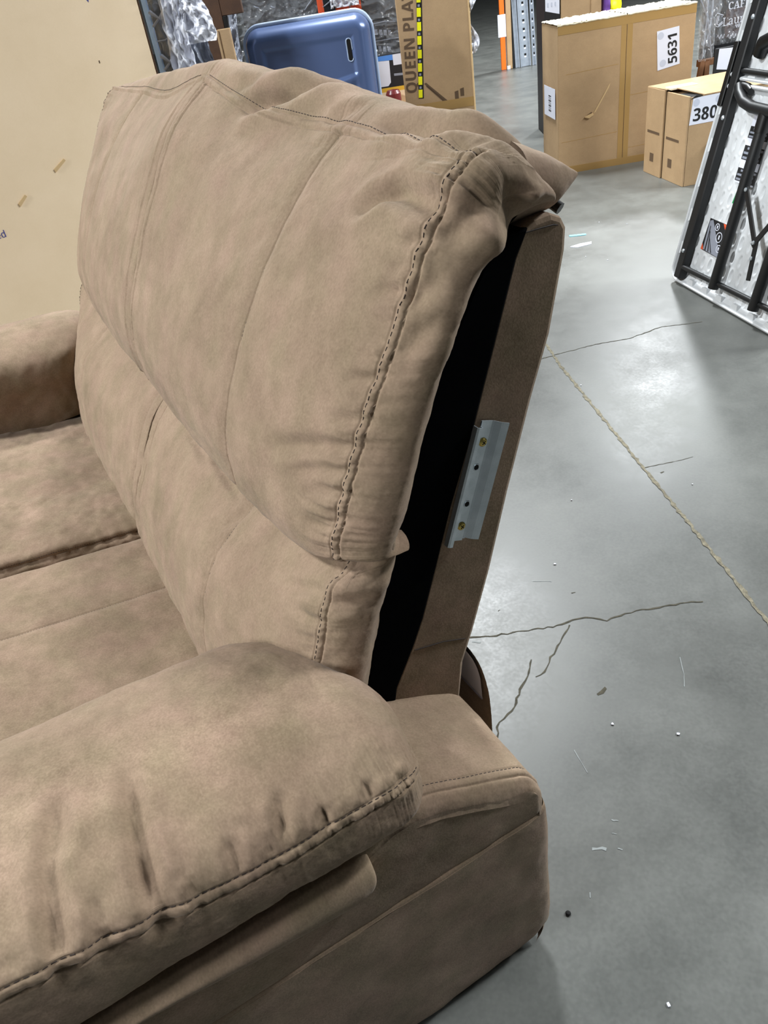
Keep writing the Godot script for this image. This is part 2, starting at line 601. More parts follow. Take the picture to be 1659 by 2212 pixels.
func scratches():
	var f := get_node("floor")
	var k := 0
	for q in [[[0.673, 0.774], [0.665, 0.742], [0.656, 0.705]], [[1.03, 0.83], [1.0, 0.79], [0.965, 0.755]], [[0.50, 0.53], [0.487, 0.515]], [[0.93, 1.24], [0.98, 1.20]]]:
		obj("scratch", crack_strip(q, 0.0022, 70 + k, 0.0006, 0.1), M.chalk, f)
		k += 1
	for q in [[0.571, 0.579, 0.012], [0.632, 0.607, 0.006], [0.612, 0.588, 0.004], [0.69, 1.145, 0.01], [0.60, 0.56, 0.004]]:
		obj("paint_spot", crack_strip([[q[0] - q[2], q[1] + q[2]], [q[0], q[1]], [q[0] + q[2] * 0.8, q[1] - q[2] * 1.1]], q[2] * 0.6, 90 + k, 0.0006), M.chalk, f)
		k += 1
	for q in [[0.80, 1.205, 0.006], [1.55, 1.39, 0.012], [0.99, 1.14, 0.010], [0.83, 0.86, 0.02]]:
		obj("dirt_mark", crack_strip([[q[0] - q[2], q[1]], [q[0] + q[2], q[1] - q[2] * 0.3]], q[2] * 0.5, 90 + k, 0.0005), M.crack, f)
		k += 1

# ---------------------------------------------------------------- the sofa
const MID := 1.51

func grid(zs: Array, cols: Array, mirror := false) -> Array:
	# cols: one list of [x, y] per station; zs: the station's distance w, a number or one per row
	var rows := []
	for v in cols[0].size():
		var r := []
		for u in cols.size():
			var w: float = zs[u][v] if zs[u] is Array else zs[u]
			if mirror: w = 2 * MID - w
			r.append(p(cols[u][v][0], cols[u][v][1], w))
		rows.append(r)
	return rows

func shifted(col: Array, dx: float, dy := 0.0) -> Array:
	var o := []
	for q in col: o.append([q[0] + dx, q[1] + dy])
	return o

func mixed(a: Array, b: Array, t := 0.5) -> Array:
	var o := []
	for k in a.size(): o.append([lerpf(a[k][0], b[k][0], t), lerpf(a[k][1], b[k][1], t)])
	return o

func upper_pillow(t, mirror: bool, creases := []):
	var A := [[0.33, 0.79], [0.317, 0.799], [0.327, 0.812], [0.34, 0.834], [0.365, 0.892], [0.397, 0.965], [0.432, 1.037], [0.475, 1.09], [0.515, 1.126], [0.540, 1.134], [0.563, 1.133], [0.582, 1.127], [0.592, 1.117]]
	var C := [[0.30, 0.785], [0.245, 0.790], [0.240, 0.812], [0.254, 0.848], [0.280, 0.905], [0.311, 0.966], [0.353, 1.036], [0.411, 1.136], [0.464, 1.198], [0.515, 1.193], [0.556, 1.171], [0.583, 1.146], [0.597, 1.120]]
	var D := [[0.30, 0.765], [0.225, 0.760], [0.212, 0.800], [0.224, 0.850], [0.248, 0.905], [0.282, 0.975], [0.330, 1.055], [0.395, 1.143], [0.464, 1.200], [0.515, 1.214], [0.565, 1.197], [0.602, 1.155], [0.608, 1.115]]
	var F := [[0.30, 0.755], [0.213, 0.754], [0.200, 0.800], [0.206, 0.850], [0.227, 0.910], [0.268, 0.988], [0.322, 1.065], [0.392, 1.144], [0.466, 1.204], [0.517, 1.234], [0.575, 1.214], [0.62, 1.16], [0.63, 1.07]]
	var G := [[0.30, 0.755], [0.208, 0.752], [0.192, 0.800], [0.195, 0.855], [0.213, 0.912], [0.250, 0.987], [0.306, 1.068], [0.379, 1.150], [0.452, 1.208], [0.498, 1.252], [0.555, 1.238], [0.61, 1.18], [0.625, 1.08]]
	var H := [[0.30, 0.765], [0.208, 0.762], [0.192, 0.810], [0.197, 0.865], [0.213, 0.917], [0.250, 0.992], [0.306, 1.086], [0.376, 1.186], [0.455, 1.246], [0.495, 1.272], [0.55, 1.252], [0.61, 1.19], [0.625, 1.08]]
	var B := mixed(A, C, 0.45)
	var zA := [0.70, 0.70, 0.70, 0.70, 0.70, 0.70, 0.70, 0.70, 0.70, 0.705, 0.713, 0.726, 0.742]
	var zB := [0.67, 0.665, 0.665, 0.665, 0.665, 0.665, 0.665, 0.665, 0.668, 0.677, 0.69, 0.71, 0.735]
	if mirror:
		for k in range(1, 7): zB[k] -= 0.05
	var zC := [0.70, 0.70, 0.70, 0.70, 0.70, 0.70, 0.70, 0.70, 0.70, 0.704, 0.714, 0.733, 0.752]
	var A0 := shifted(A, 0.03)
	for k in 4: A0[k] = [A[k][0] - 0.006, A[k][1] + 0.002]
	for k in range(8, 13): A0[k] = [A[k][0] - 0.012, A[k][1] - 0.012]
	var cols := [A0, A, B, C, D, F, G, H, shifted(H, 0.022, -0.008), shifted(H, 0.09, -0.05)]
	var zs := [0.75, zA, zB, zC, 0.80, 1.0, 1.25, 1.485, 1.508, 1.512]
	var ctrl := grid(zs, cols, mirror)
	var fine := not mirror
	var us := samples(cols.size(), 24 if fine else 12, [[3.0, 0.3, 60 if fine else 24], [5.0, 0.12, 36 if fine else 16], [7.0, 0.16, 30 if fine else 16]])
	var vs := samples(A.size(), 20 if fine else 10, [[8.0, 0.35, 40 if fine else 16]])
	var seams := [["u", 3.0, 0.6, 8.4, "welt", 0.0068], ["u", 5.0, 0.8, 8.0, "line", 0.0012], ["v", 8.0, 3.0, 7.2, "welt", 0.003], ["u", 6.93, 0.8, 8.0, "welt", 0.001]]
	var s := soft(ctrl, us, vs, p(0.42, 0.98, 2 * MID - 1.1 if mirror else 1.1), seams, creases, 0.003, 3 if mirror else 2)
	var o = obj("upper_back_cushion", soft_mesh(s), M.suede, t)
	var st := stitches(s, "u", 3.12, 0.7, 8.0)
	stitches(s, "u", 5.0, 0.8, 8.0, 0.0, 0.006, st)
	stitches(s, "v", 8.24, 3.0, 7.0, 0.0, 0.007, st)
	obj("stitching", st, M.thread, o)
	return s

func lower_pillow(t, mirror: bool, creases := []):
	var A := [[0.300, 0.812], [0.316, 0.800], [0.319, 0.776], [0.300, 0.735], [0.279, 0.69], [0.259, 0.635], [0.239, 0.575], [0.215, 0.50], [0.19, 0.43], [0.18, 0.36]]
	var C := [[0.31, 0.84], [0.272, 0.795], [0.230, 0.768], [0.207, 0.73], [0.196, 0.69], [0.176, 0.64], [0.152, 0.58], [0.125, 0.50], [0.11, 0.43], [0.12, 0.36]]
	var D := [[0.31, 0.82], [0.275, 0.785], [0.233, 0.748], [0.192, 0.710], [0.160, 0.67], [0.132, 0.615], [0.107, 0.555], [0.09, 0.48], [0.083, 0.425], [0.10, 0.36]]
	var F := [[0.31, 0.81], [0.280, 0.775], [0.236, 0.733], [0.184, 0.698], [0.138, 0.662], [0.106, 0.610], [0.084, 0.55], [0.069, 0.475], [0.068, 0.42], [0.09, 0.36]]
	var H := [[0.31, 0.81], [0.275, 0.77], [0.226, 0.722], [0.180, 0.680], [0.146, 0.628], [0.121, 0.580], [0.096, 0.535], [0.078, 0.47], [0.068, 0.41], [0.09, 0.35]]
	var B := mixed(A, C, 0.45)
	var A0 := shifted(A, 0.02)
	for k in 2: A0[k] = [A[k][0] - 0.004, A[k][1] - 0.008]
	var cols := [A0, A, B, C, D, F, mixed(F, H), H, shifted(H, 0.02), shifted(H, 0.09)]
	var ctrl := grid([0.74, 0.70, 0.672, 0.70, 0.80, 1.0, 1.27, 1.485, 1.508, 1.512], cols, mirror)
	var fine := not mirror
	var us := samples(cols.size(), 20 if fine else 12, [[3.0, 0.3, 50 if fine else 20], [5.0, 0.12, 30 if fine else 16], [7.0, 0.16, 30 if fine else 16]])
	var vs := samples(A.size(), 18 if fine else 12)
	var s := soft(ctrl, us, vs, p(0.3, 0.6, 2 * MID - 1.1 if mirror else 1.1), [["u", 3.0, 0.3, 9.0, "welt", 0.004], ["u", 5.0, 0.3, 9.0, "line", 0.001], ["u", 6.93, 0.5, 9.0, "line", 0.001]], creases, 0.004, 7 if mirror else 6)
	var o = obj("lower_back_cushion", soft_mesh(s), M.suede, t)
	var st := stitches(s, "u", 3.12, 1.0, 8.9)
	stitches(s, "u", 5.0, 1.0, 8.5, 0.0, 0.006, st)
	obj("stitching", st, M.thread, o)
	return s

func arm(t, mirror: bool, creases := []):
	# the padded arm: base, lip, panels and the pillow on top
	var W := func(w): return 2 * MID - w if mirror else w
	var xs := [-0.56, -0.54, -0.46, -0.25, 0.0, 0.10, 0.16, 0.195, 0.218, 0.232, 0.236]
	var lo := [0.58, 0.52, 0.497, 0.497, 0.497, 0.496, 0.496, 0.500, 0.525, 0.575, 0.61]
	var hi := [0.70, 0.80, 0.845, 0.848, 0.848, 0.838, 0.80, 0.752, 0.715, 0.665, 0.64]
	var top := [0.60, 0.67, 0.70, 0.695, 0.685, 0.68, 0.668, 0.652, 0.635, 0.61, 0.59]
	var rows := []
	for v in 12:
		var r := []
		for u in xs.size():
			var a: float = lo[u]
			var b: float = hi[u]
			var h: float = top[u]
			var py: float = lerpf(0.612, 0.58, smoothstep(0.2, 0.236, xs[u])) + 0.04 * smoothstep(0.0, -0.3, xs[u])
			var k := smoothstep(0.15, 0.236, xs[u])
			var pt: Array = [[a + 0.08, 0.525], [a + 0.030, 0.530 + 0.03 * k], [a - 0.001, 0.557 + 0.012 * k], [a, py], [a + 0.022, lerpf(py, h, 0.5)], [lerpf(a, b, 0.22), lerpf(py, h, 0.84)], [lerpf(a, b, 0.45), h], [lerpf(a, b, 0.7), h - 0.008], [b - 0.022, h - 0.042], [b, h - 0.088], [b - 0.008, h - 0.15], [b - 0.02, 0.445]][v]
			r.append(p(xs[u], pt[1], W.call(pt[0])))
		rows.append(r)
	var us := samples(xs.size(), 16 if mirror else 40)
	var vs := samples(12, 8 if mirror else 16, [] if mirror else [[3.0, 0.5, 50]])
	var s := soft(rows, us, vs, p(-0.1, 0.58, W.call(0.67)), [["v", 3.0, 0.0, 9.0, "welt", 0.003, 1]], creases, 0.004, 12 if mirror else 13)
	var o = obj("arm_pillow", soft_mesh(s), M.suede, t)
	obj("stitching", stitches(s, "v", 3.30, 0.2, 7.7, 0.0, 0.0085), M.thread, o)
	return s

func slab(poly: Array, w0: float, w1: float, bev: float) -> SurfaceTool:
	# an upholstered board: an outline in x, y carried from w0 to w1 with rounded rims
	var n := poly.size()
	var rings := []
	var mid := Vector2.ZERO
	for q in poly: mid += Vector2(q[0], q[1]) / n
	var norm := []
	for k in n:
		var a := Vector2(poly[(k + n - 1) % n][0], poly[(k + n - 1) % n][1])
		var b := Vector2(poly[(k + 1) % n][0], poly[(k + 1) % n][1])
		norm.append((b - a).normalized().orthogonal())
	var area := 0.0
	for k in n:
		var a := Vector2(poly[k][0], poly[k][1])
		var b := Vector2(poly[(k + 1) % n][0], poly[(k + 1) % n][1])
		area += a.cross(b)
	var sg := -1.0 if area > 0 else 1.0    # towards the inside
	for l in [[w0, 1.0], [w0 + bev * 0.3, 0.3], [w0 + bev, 0.0], [w1 - bev, 0.0], [w1 - bev * 0.3, 0.3], [w1, 1.0]]:
		var ring := []
		for k in n: ring.append(p(poly[k][0] + sg * norm[k].x * bev * l[1], poly[k][1] + sg * norm[k].y * bev * l[1], l[0]))
		rings.append(ring)
	var st := st_new()
	st.set_smooth_group(0)
	for l in rings.size() - 1:
		for k in n:
			var e := (k + 1) % n
			face(st, [rings[l][k], rings[l][e], rings[l + 1][e], rings[l + 1][k]], rings[l][k] + rings[l][e] - 2 * p(mid.x, mid.y, -0.0) * Vector3(1, 1, 0) - Vector3(0, 0, rings[l][k].z + rings[l][e].z))
	for l in [0, rings.size() - 1]:
		var pts := PackedVector2Array()
		for q in rings[l]: pts.append(Vector2(q.x, q.y))
		var tri := Geometry2D.triangulate_polygon(pts)
		for k in range(0, tri.size(), 3):
			face(st, [rings[l][tri[k]], rings[l][tri[k + 1]], rings[l][tri[k + 2]]], Vector3(0, 0, 1) if l == 0 else Vector3(0, 0, -1))
	return st

func seat(t, mirror: bool):
	var prof := [[-0.50, 0.20], [-0.535, 0.30], [-0.535, 0.40], [-0.50, 0.485], [-0.42, 0.508], [-0.28, 0.484], [-0.1, 0.459], [0.07, 0.437], [0.22, 0.42]]
	var cols := [shifted(prof, 0, -0.10), shifted(prof, 0, -0.02), shifted(prof, 0, 0.0), prof, prof, shifted(prof, 0, -0.002), shifted(prof, 0, -0.010), shifted(prof, 0.0, -0.045), shifted(prof, 0, -0.12)]
	if mirror: cols = [shifted(prof, 0, -0.10), shifted(prof, 0, -0.02), shifted(prof, 0, 0.0), shifted(prof, 0, 0.012), shifted(prof, 0, 0.014), shifted(prof, 0, 0.014), shifted(prof, 0, 0.004), shifted(prof, 0.0, -0.02), shifted(prof, 0, -0.08)]
	var ctrl := grid([0.77, 0.78, 0.82, 1.0, 1.28, 1.42, 1.49, 1.507, 1.508], cols, mirror)
	var us := samples(cols.size(), 14, [[4.0, 0.1, 24], [6.5, 0.5, 20]])
	var vs := samples(prof.size(), 30)
	var seams := [["u", 6.6, 2.0, 8.0, "fold", 0.006]] if mirror else [["u", 4.0, 2.0, 8.0, "line", 0.0]]
	var s := soft(ctrl, us, vs, p(-0.1, 0.3, 2 * MID - 1.15 if mirror else 1.15), seams, [], 0.006 if mirror else 0.0025, 31 if mirror else 32)
	var o = obj("seat_cushion", soft_mesh(s), M.suede, t)
	obj("stitching", stitches(s, "u", 6.3 if mirror else 4.0, 3.0, 7.9, 0.0, 0.005), M.thread, o)

func arm_base(t, mirror: bool):
	var W := func(w): return 2 * MID - w if mirror else w
	# the top that runs back behind the pillow, over the corner and down the rear
	var prof := [[-0.545, 0.10], [-0.555, 0.30], [-0.55, 0.48], [-0.50, 0.50], [-0.2, 0.505], [0.08, 0.52], [0.17, 0.545], [0.22, 0.536], [0.285, 0.502], [0.345, 0.469], [0.375, 0.449], [0.393, 0.418], [0.398, 0.375], [0.400, 0.20], [0.396, 0.05], [0.38, 0.022]]
	var near := []
	var near2 := []
	for q in prof:
		var rear := smoothstep(0.3, 0.4, q[0])
		near.append([q[0] - 0.014 * rear, q[1] - 0.038 * (1.0 - smoothstep(0.36, 0.396, q[0]))])
		near2.append([q[0] - 0.004 * rear, q[1] - 0.012 * (1.0 - smoothstep(0.37, 0.397, q[0]))])
	var cols := [near, near2, prof, shifted(prof, 0.0, 0.002), shifted(prof, 0.0, -0.006), shifted(prof, -0.004, -0.01), shifted(prof, -0.05, -0.03)]
	var zs := []
	for w in [0.512, 0.519, 0.537, 0.60, 0.70, 0.78, 0.80]: zs.append(W.call(w))
	var ctrl := grid(zs, cols)
	var us := samples(cols.size(), 12 if not mirror else 5, [] if mirror else [[1.9, 0.5, 50]])
	var vs := samples(prof.size(), 16 if not mirror else 6)
	var s := soft(ctrl, us, vs, p(0, 0.25, W.call(0.66)), [["u", 1.75, 5.5, 12.6, "welt", 0.001]], [], 0.003, 41)
	var o = obj("arm_base", soft_mesh(s), M.suede, t)
	obj("stitching", stitches(s, "u", 2.1, 5.6, 12.2, 0.0, 0.0075), M.thread, o)
	# outer panels, the lower one a little proud of the upper
	var up := []
	for q in [[0.362, 0.520, 0], [0.374, 0.5125, 0], [0.41, 0.5115, 0], [0.455, 0.5115, 1], [0.60, 0.513, 2]]:
		var r := []
		for k in [1, 2, 3, 4, 5, 6, 7, 8, 9, 10, 11, 12]:
			var y: float = q[0]
			var full: float = near[k][1] + 0.012
			if q[2] == 2: y = full
			elif q[2] == 1: y = lerpf(0.41, full, 0.55)
			y = minf(y, full) if k < 11 else minf(y, maxf(near[k][1], 0.362))
			r.append(p(near[k][0] + 0.002, y, W.call(q[1] + (0.004 if k == 12 else 0.0))))
		up.append(r)
	var s2 := soft(up, samples(12, 8), samples(5, 8), p(0, 0.4, W.call(0.7)), [], [], 0.002, 44)
	obj("upper_side_panel", soft_mesh(s2), M.suede, t)
	var low := []
	for q in [[0.022, 0.54], [0.024, 0.515], [0.045, 0.5065], [0.20, 0.506], [0.345, 0.5092], [0.366, 0.5108], [0.371, 0.5145]]:
		var r := []
		for x in [[-0.55, 0.03], [-0.545, 0.0], [-0.3, 0.0], [0.0, 0.0], [0.2, 0.0], [0.34, 0.0], [0.38, 0.001], [0.396, 0.006], [0.403, 0.018], [0.404, 0.05]]:
			var y: float = q[0] + (0.03 * smoothstep(0.3, 0.4, x[0]) if q[0] < 0.1 else 0.0)
			r.append(p(x[0], y, W.call(q[1] + x[1])))
		low.append(r)
	var s3 := soft(low, samples(10, 8), samples(7, 8), p(0, 0.2, W.call(0.7)), [], [], 0.003, 45)
	obj("lower_side_panel", soft_mesh(s3), M.suede, t)
	# the padded lip under the pillow
	var lip := []
	for q in [[0.515, 0.56], [0.514, 0.520], [0.504, 0.498], [0.482, 0.4895], [0.460, 0.493], [0.448, 0.505], [0.451, 0.525]]:
		var r := []
		for x in [[-0.55, 0.02], [-0.545, 0.0], [-0.3, 0.0], [-0.15, 0.0], [0.0, 0.0], [0.085, 0.0], [0.112, 0.002], [0.126, 0.008], [0.128, 0.03]]:
			r.append(p(x[0] - (0.02 * smoothstep(0.47, 0.445, q[0]) if x[0] > 0.08 else 0.0), q[0] + 0.036 * smoothstep(0.1, -0.2, x[0]) * smoothstep(0.515, 0.46, q[0]), W.call(q[1] + x[1])))
		lip.append(r)
	var s4 := soft(lip, samples(9, 10), samples(7, 8), p(-0.1, 0.5, W.call(0.56)), [], [], 0.0015, 46)
	obj("arm_lip", soft_mesh(s4), M.suede, t)

func bracket(t):
	# the zinc plate that a side wing hooks onto
	var b := Node3D.new()
	b.name = "bracket"
	t.add_child(b)
	var c := Vector3(0.933, -0.36, 0).normalized()
	var a := Vector3(-0.356, -0.934, 0)
	a = (a - c * a.dot(c)).normalized()
	b.transform = Transform3D(Basis(c, a, c.cross(a)), p(0.452, 0.899, 0.7085))
	var out := -1.0 if c.cross(a).z < 0 else 1.0
	var L := 0.171
	var prof := [[0.0, 0.0], [0.0005, 0.008], [0.003, 0.0095], [0.008, 0.0095], [0.0095, 0.0075], [0.0095, 0.003], [0.012, 0.002], [0.027, 0.002], [0.0295, 0.0032], [0.037, 0.0085], [0.040, 0.0095], [0.047, 0.0115]]
	var st := st_new()
	var th := 0.0014
	var len := prof.size()
	var o := []
	for k in len:
		var d := (Vector2(prof[mini(k + 1, len - 1)][0], prof[mini(k + 1, len - 1)][1]) - Vector2(prof[maxi(k - 1, 0)][0], prof[maxi(k - 1, 0)][1])).normalized()
		o.append([prof[k][0] + d.y * th, prof[k][1] - d.x * th])
	for k in len - 1:
		var A0 := Vector3(prof[k][0], 0, out * prof[k][1])
		var B0 := Vector3(prof[k + 1][0], 0, out * prof[k + 1][1])
		var A1 := Vector3(o[k][0], 0, out * o[k][1])
		var B1 := Vector3(o[k + 1][0], 0, out * o[k + 1][1])
		var l0 := Vector3(0, L + (0.004 if k < 5 else -0.006 * smoothstep(5, 8, k)), 0)
		var top := Vector3(0, -0.003 if k >= 5 else 0.004, 0)
		face(st, [A0 + top, B0 + top, B0 + l0, A0 + l0], Vector3(0, 0, out))
		face(st, [A1 + top, B1 + top, B1 + l0, A1 + l0], Vector3(0, 0, -out))
		face(st, [A0 + top, B0 + top, B1 + top, A1 + top], Vector3(0, -1, 0))
		face(st, [A0 + l0, B0 + l0, B1 + l0, A1 + l0], Vector3(0, 1, 0))
	obj("bracket_plate", st, M.zinc, b)
	for y in [0.026, 0.147]:
		var sm := st_new()
		add_lathe(sm, Transform3D(Basis(Vector3(1, 0, 0), Vector3(0, 0, out), Vector3(0, -out, 0)), Vector3(0.0195, y, out * 0.002)), [[0.0062, 0.0], [0.006, 0.0012], [0.0045, 0.0026], [0.002, 0.0033], [0.0, 0.0034]], 20)
		var sc = obj("screw", sm, M.brass, b)
		var cr := st_new()
		for g in [0.6, 0.6 + PI / 2]:
			add_box(cr, Transform3D(Basis(Vector3(0, 0, 1), g), Vector3(0.0195, y, out * 0.0051)), Vector3(0.0062, 0.0013, 0.0012), 0.0002)
		obj("recess", cr, M.dark, sc)
	for y in [0.061, 0.114]:
		var hm := st_new()
		add_lathe(hm, Transform3D(Basis(Vector3(1, 0, 0), Vector3(0, 0, out), Vector3(0, -out, 0)), Vector3(0.0195, y, out * 0.0018)), [[0.0052, 0.0002], [0.0048, 0.0009], [0.0040, 0.0010], [0.0036, 0.0005]], 20)
		obj("hole_rim", hm, M.zinc, b)
		var hd := st_new()
		add_lathe(hd, Transform3D(Basis(Vector3(1, 0, 0), Vector3(0, 0, out), Vector3(0, -out, 0)), Vector3(0.0195, y, out * 0.0018)), [[0.0037, 0.0004], [0.0, 0.0004]], 20)
		obj("hole", hd, M.dark, b)

func add_lathe(st: SurfaceTool, t: Transform3D, prof: Array, sides := 24):
	# prof: [radius, height] from the bottom up, turned about the local y axis
	for k in prof.size() - 1:
		var d := Vector2(prof[k + 1][0] - prof[k][0], prof[k + 1][1] - prof[k][1]).normalized()
		for s in sides:
			var g := [TAU * s / sides, TAU * (s + 1) / sides]
			var q := []
			for e in [[k, 0], [k, 1], [k + 1, 1], [k + 1, 0]]:
				var r: float = prof[e[0]][0]
				q.append(t * Vector3(cos(g[e[1]]) * r, prof[e[0]][1], sin(g[e[1]]) * r))
			var mid: float = (g[0] + g[1]) / 2
			var outw: Vector3 = t.basis * Vector3(cos(mid) * d.y, -d.x, sin(mid) * d.y)
			if prof[k + 1][0] < 1e-6: face(st, [q[0], q[1], q[2]], outw)
			elif prof[k][0] < 1e-6: face(st, [q[0], q[2], q[3]], outw)
			else: face(st, q, outw)

func sofa():
	var t = thing("reclining_sofa", "brown suede reclining sofa with puffy back cushions and rounded arm pillows", "sofa")
	var cr := creases()
	upper_pillow(t, false, cr.upper)
	upper_pillow(t, true)
	lower_pillow(t, false, cr.lower)
	lower_pillow(t, true)
	arm(t, false, cr.arm)
	arm(t, true)
	seat(t, false)
	seat(t, true)
	arm_base(t, false)
	arm_base(t, true)
	# the shell of the back, with the black lining that shows between it and the cushions
	var poly := [[0.25, 0.42], [0.262, 0.49], [0.278, 0.52], [0.315, 0.584], [0.336, 0.626], [0.364, 0.696], [0.40, 0.789], [0.442, 0.884], [0.477, 0.973], [0.52, 1.084], [0.536, 1.112], [0.555, 1.119], [0.578, 1.120], [0.594, 1.112], [0.601, 1.099], [0.599, 1.073], [0.575, 0.976], [0.544, 0.897], [0.50, 0.772], [0.461, 0.652], [0.424, 0.554], [0.401, 0.50], [0.385, 0.42]]
	var sh = obj("back_shell", slab(poly, 0.71, 2.31, 0.007), M.suede, t)
	var th := st_new()
	tube(th, [p(0.322, 0.575, 0.7098), p(0.335, 0.572, 0.7092), p(0.37, 0.563, 0.7092), p(0.407, 0.546, 0.71)], 0.0009, 5)
	obj("stitching", th, M.thread, sh)
	th = st_new()
	tube(th, [p(0.538, 1.108, 0.711), p(0.556, 1.108, 0.7095), p(0.58, 1.107, 0.7095), p(0.594, 1.102, 0.712)], 0.0009, 5)
	obj("stitching", th, M.thread, sh)
	obj("black_lining", slab([[0.18, 0.43], [0.24, 0.56], [0.31, 0.78], [0.40, 0.97], [0.50, 1.115], [0.544, 1.113], [0.527, 1.083], [0.484, 0.973], [0.449, 0.884], [0.407, 0.789], [0.371, 0.696], [0.343, 0.626], [0.322, 0.584], [0.285, 0.52], [0.262, 0.43]], 0.7085, 2.3115, 0.004), M.black_cloth, t)
	bracket(t)
	# zip end and the pointed corner of the top cushion's cover
	var z := st_new()
	tube(z, [p(0.560, 1.123, 0.80), p(0.592, 1.124, 0.765), p(0.607, 1.119, 0.745), p(0.611, 1.113, 0.735)], 0.0075, 8)
	obj("zip_end", z, M.black_plastic, t)
	var tip := []
	for q in [[0.545, 1.150, 0.045, 0.060, 0.77], [0.580, 1.146, 0.033, 0.042, 0.755], [0.600, 1.142, 0.026, 0.028, 0.745], [0.617, 1.143, 0.014, 0.014, 0.738], [0.632, 1.146, 0.003, 0.004, 0.734]]:
		var r := []
		for k in 13:
			var g := TAU * k / 12
			r.append(p(q[0] + 0.012 * sin(g) * q[2] / 0.03, q[1] + q[2] * sin(g), q[4] + q[3] * cos(g)))
		tip.append(r)
	var ts := soft(tip, samples(13, 5), samples(5, 6), p(0.57, 1.145, 0.765), [], [], 0.003, 51)
	obj("cover_corner", soft_mesh(ts), M.suede, t)
	# base: rear panel, front rail, feet
	obj("rear_panel", box_mesh(p(0.362, 0.035, 2.50), p(0.392, 0.42, 0.53), 0.008), M.suede, t)
	obj("base_frame", box_mesh(p(-0.46, 0.06, 2.22), p(0.36, 0.30, 0.80), 0.01), M.dark, t)
	for x in [-0.46, 0.30]:
		for w in [0.62, 2.40]:
			var st := st_new()
			add_lathe(st, Transform3D(Basis(), p(x, 0, w)), [[0.0, 0.0], [0.022, 0.0], [0.026, 0.004], [0.028, 0.05]], 16)
			obj("foot", st, M.black_plastic, t)
	# the loose flap of the back cover, lined in white
	var fl := []
	var li := []
	for q in [[0.402, 0.538], [0.413, 0.512], [0.424, 0.478], [0.433, 0.435], [0.438, 0.385], [0.439, 0.335], [0.437, 0.26]]:
		var r := []
		var r2 := []
		for e in 7:
			var f := e / 6.0
			r.append(p(q[0] + 0.003 - 0.012 * f, q[1] - 0.01 * f, 0.712 + 0.9 * f))
			r2.append(p(q[0] - 0.003 - 0.012 * f, maxf(q[1], 0.375) - 0.01 * f, 0.713 + 0.012 * smoothstep(0.48, 0.38, q[1]) + 0.9 * f))
		fl.append(r)
		li.append(r2)
	obj("back_flap", soft_mesh(soft(fl, samples(7, 8), samples(7, 8), p(0.2, 0.4, 1.1), [], [], 0.002, 61)), M.suede, t)
	obj("flap_lining", soft_mesh(soft(li, samples(7, 8), samples(7, 8), p(0.2, 0.4, 1.1), [], [], 0.002, 61)), M.white_lining, t)

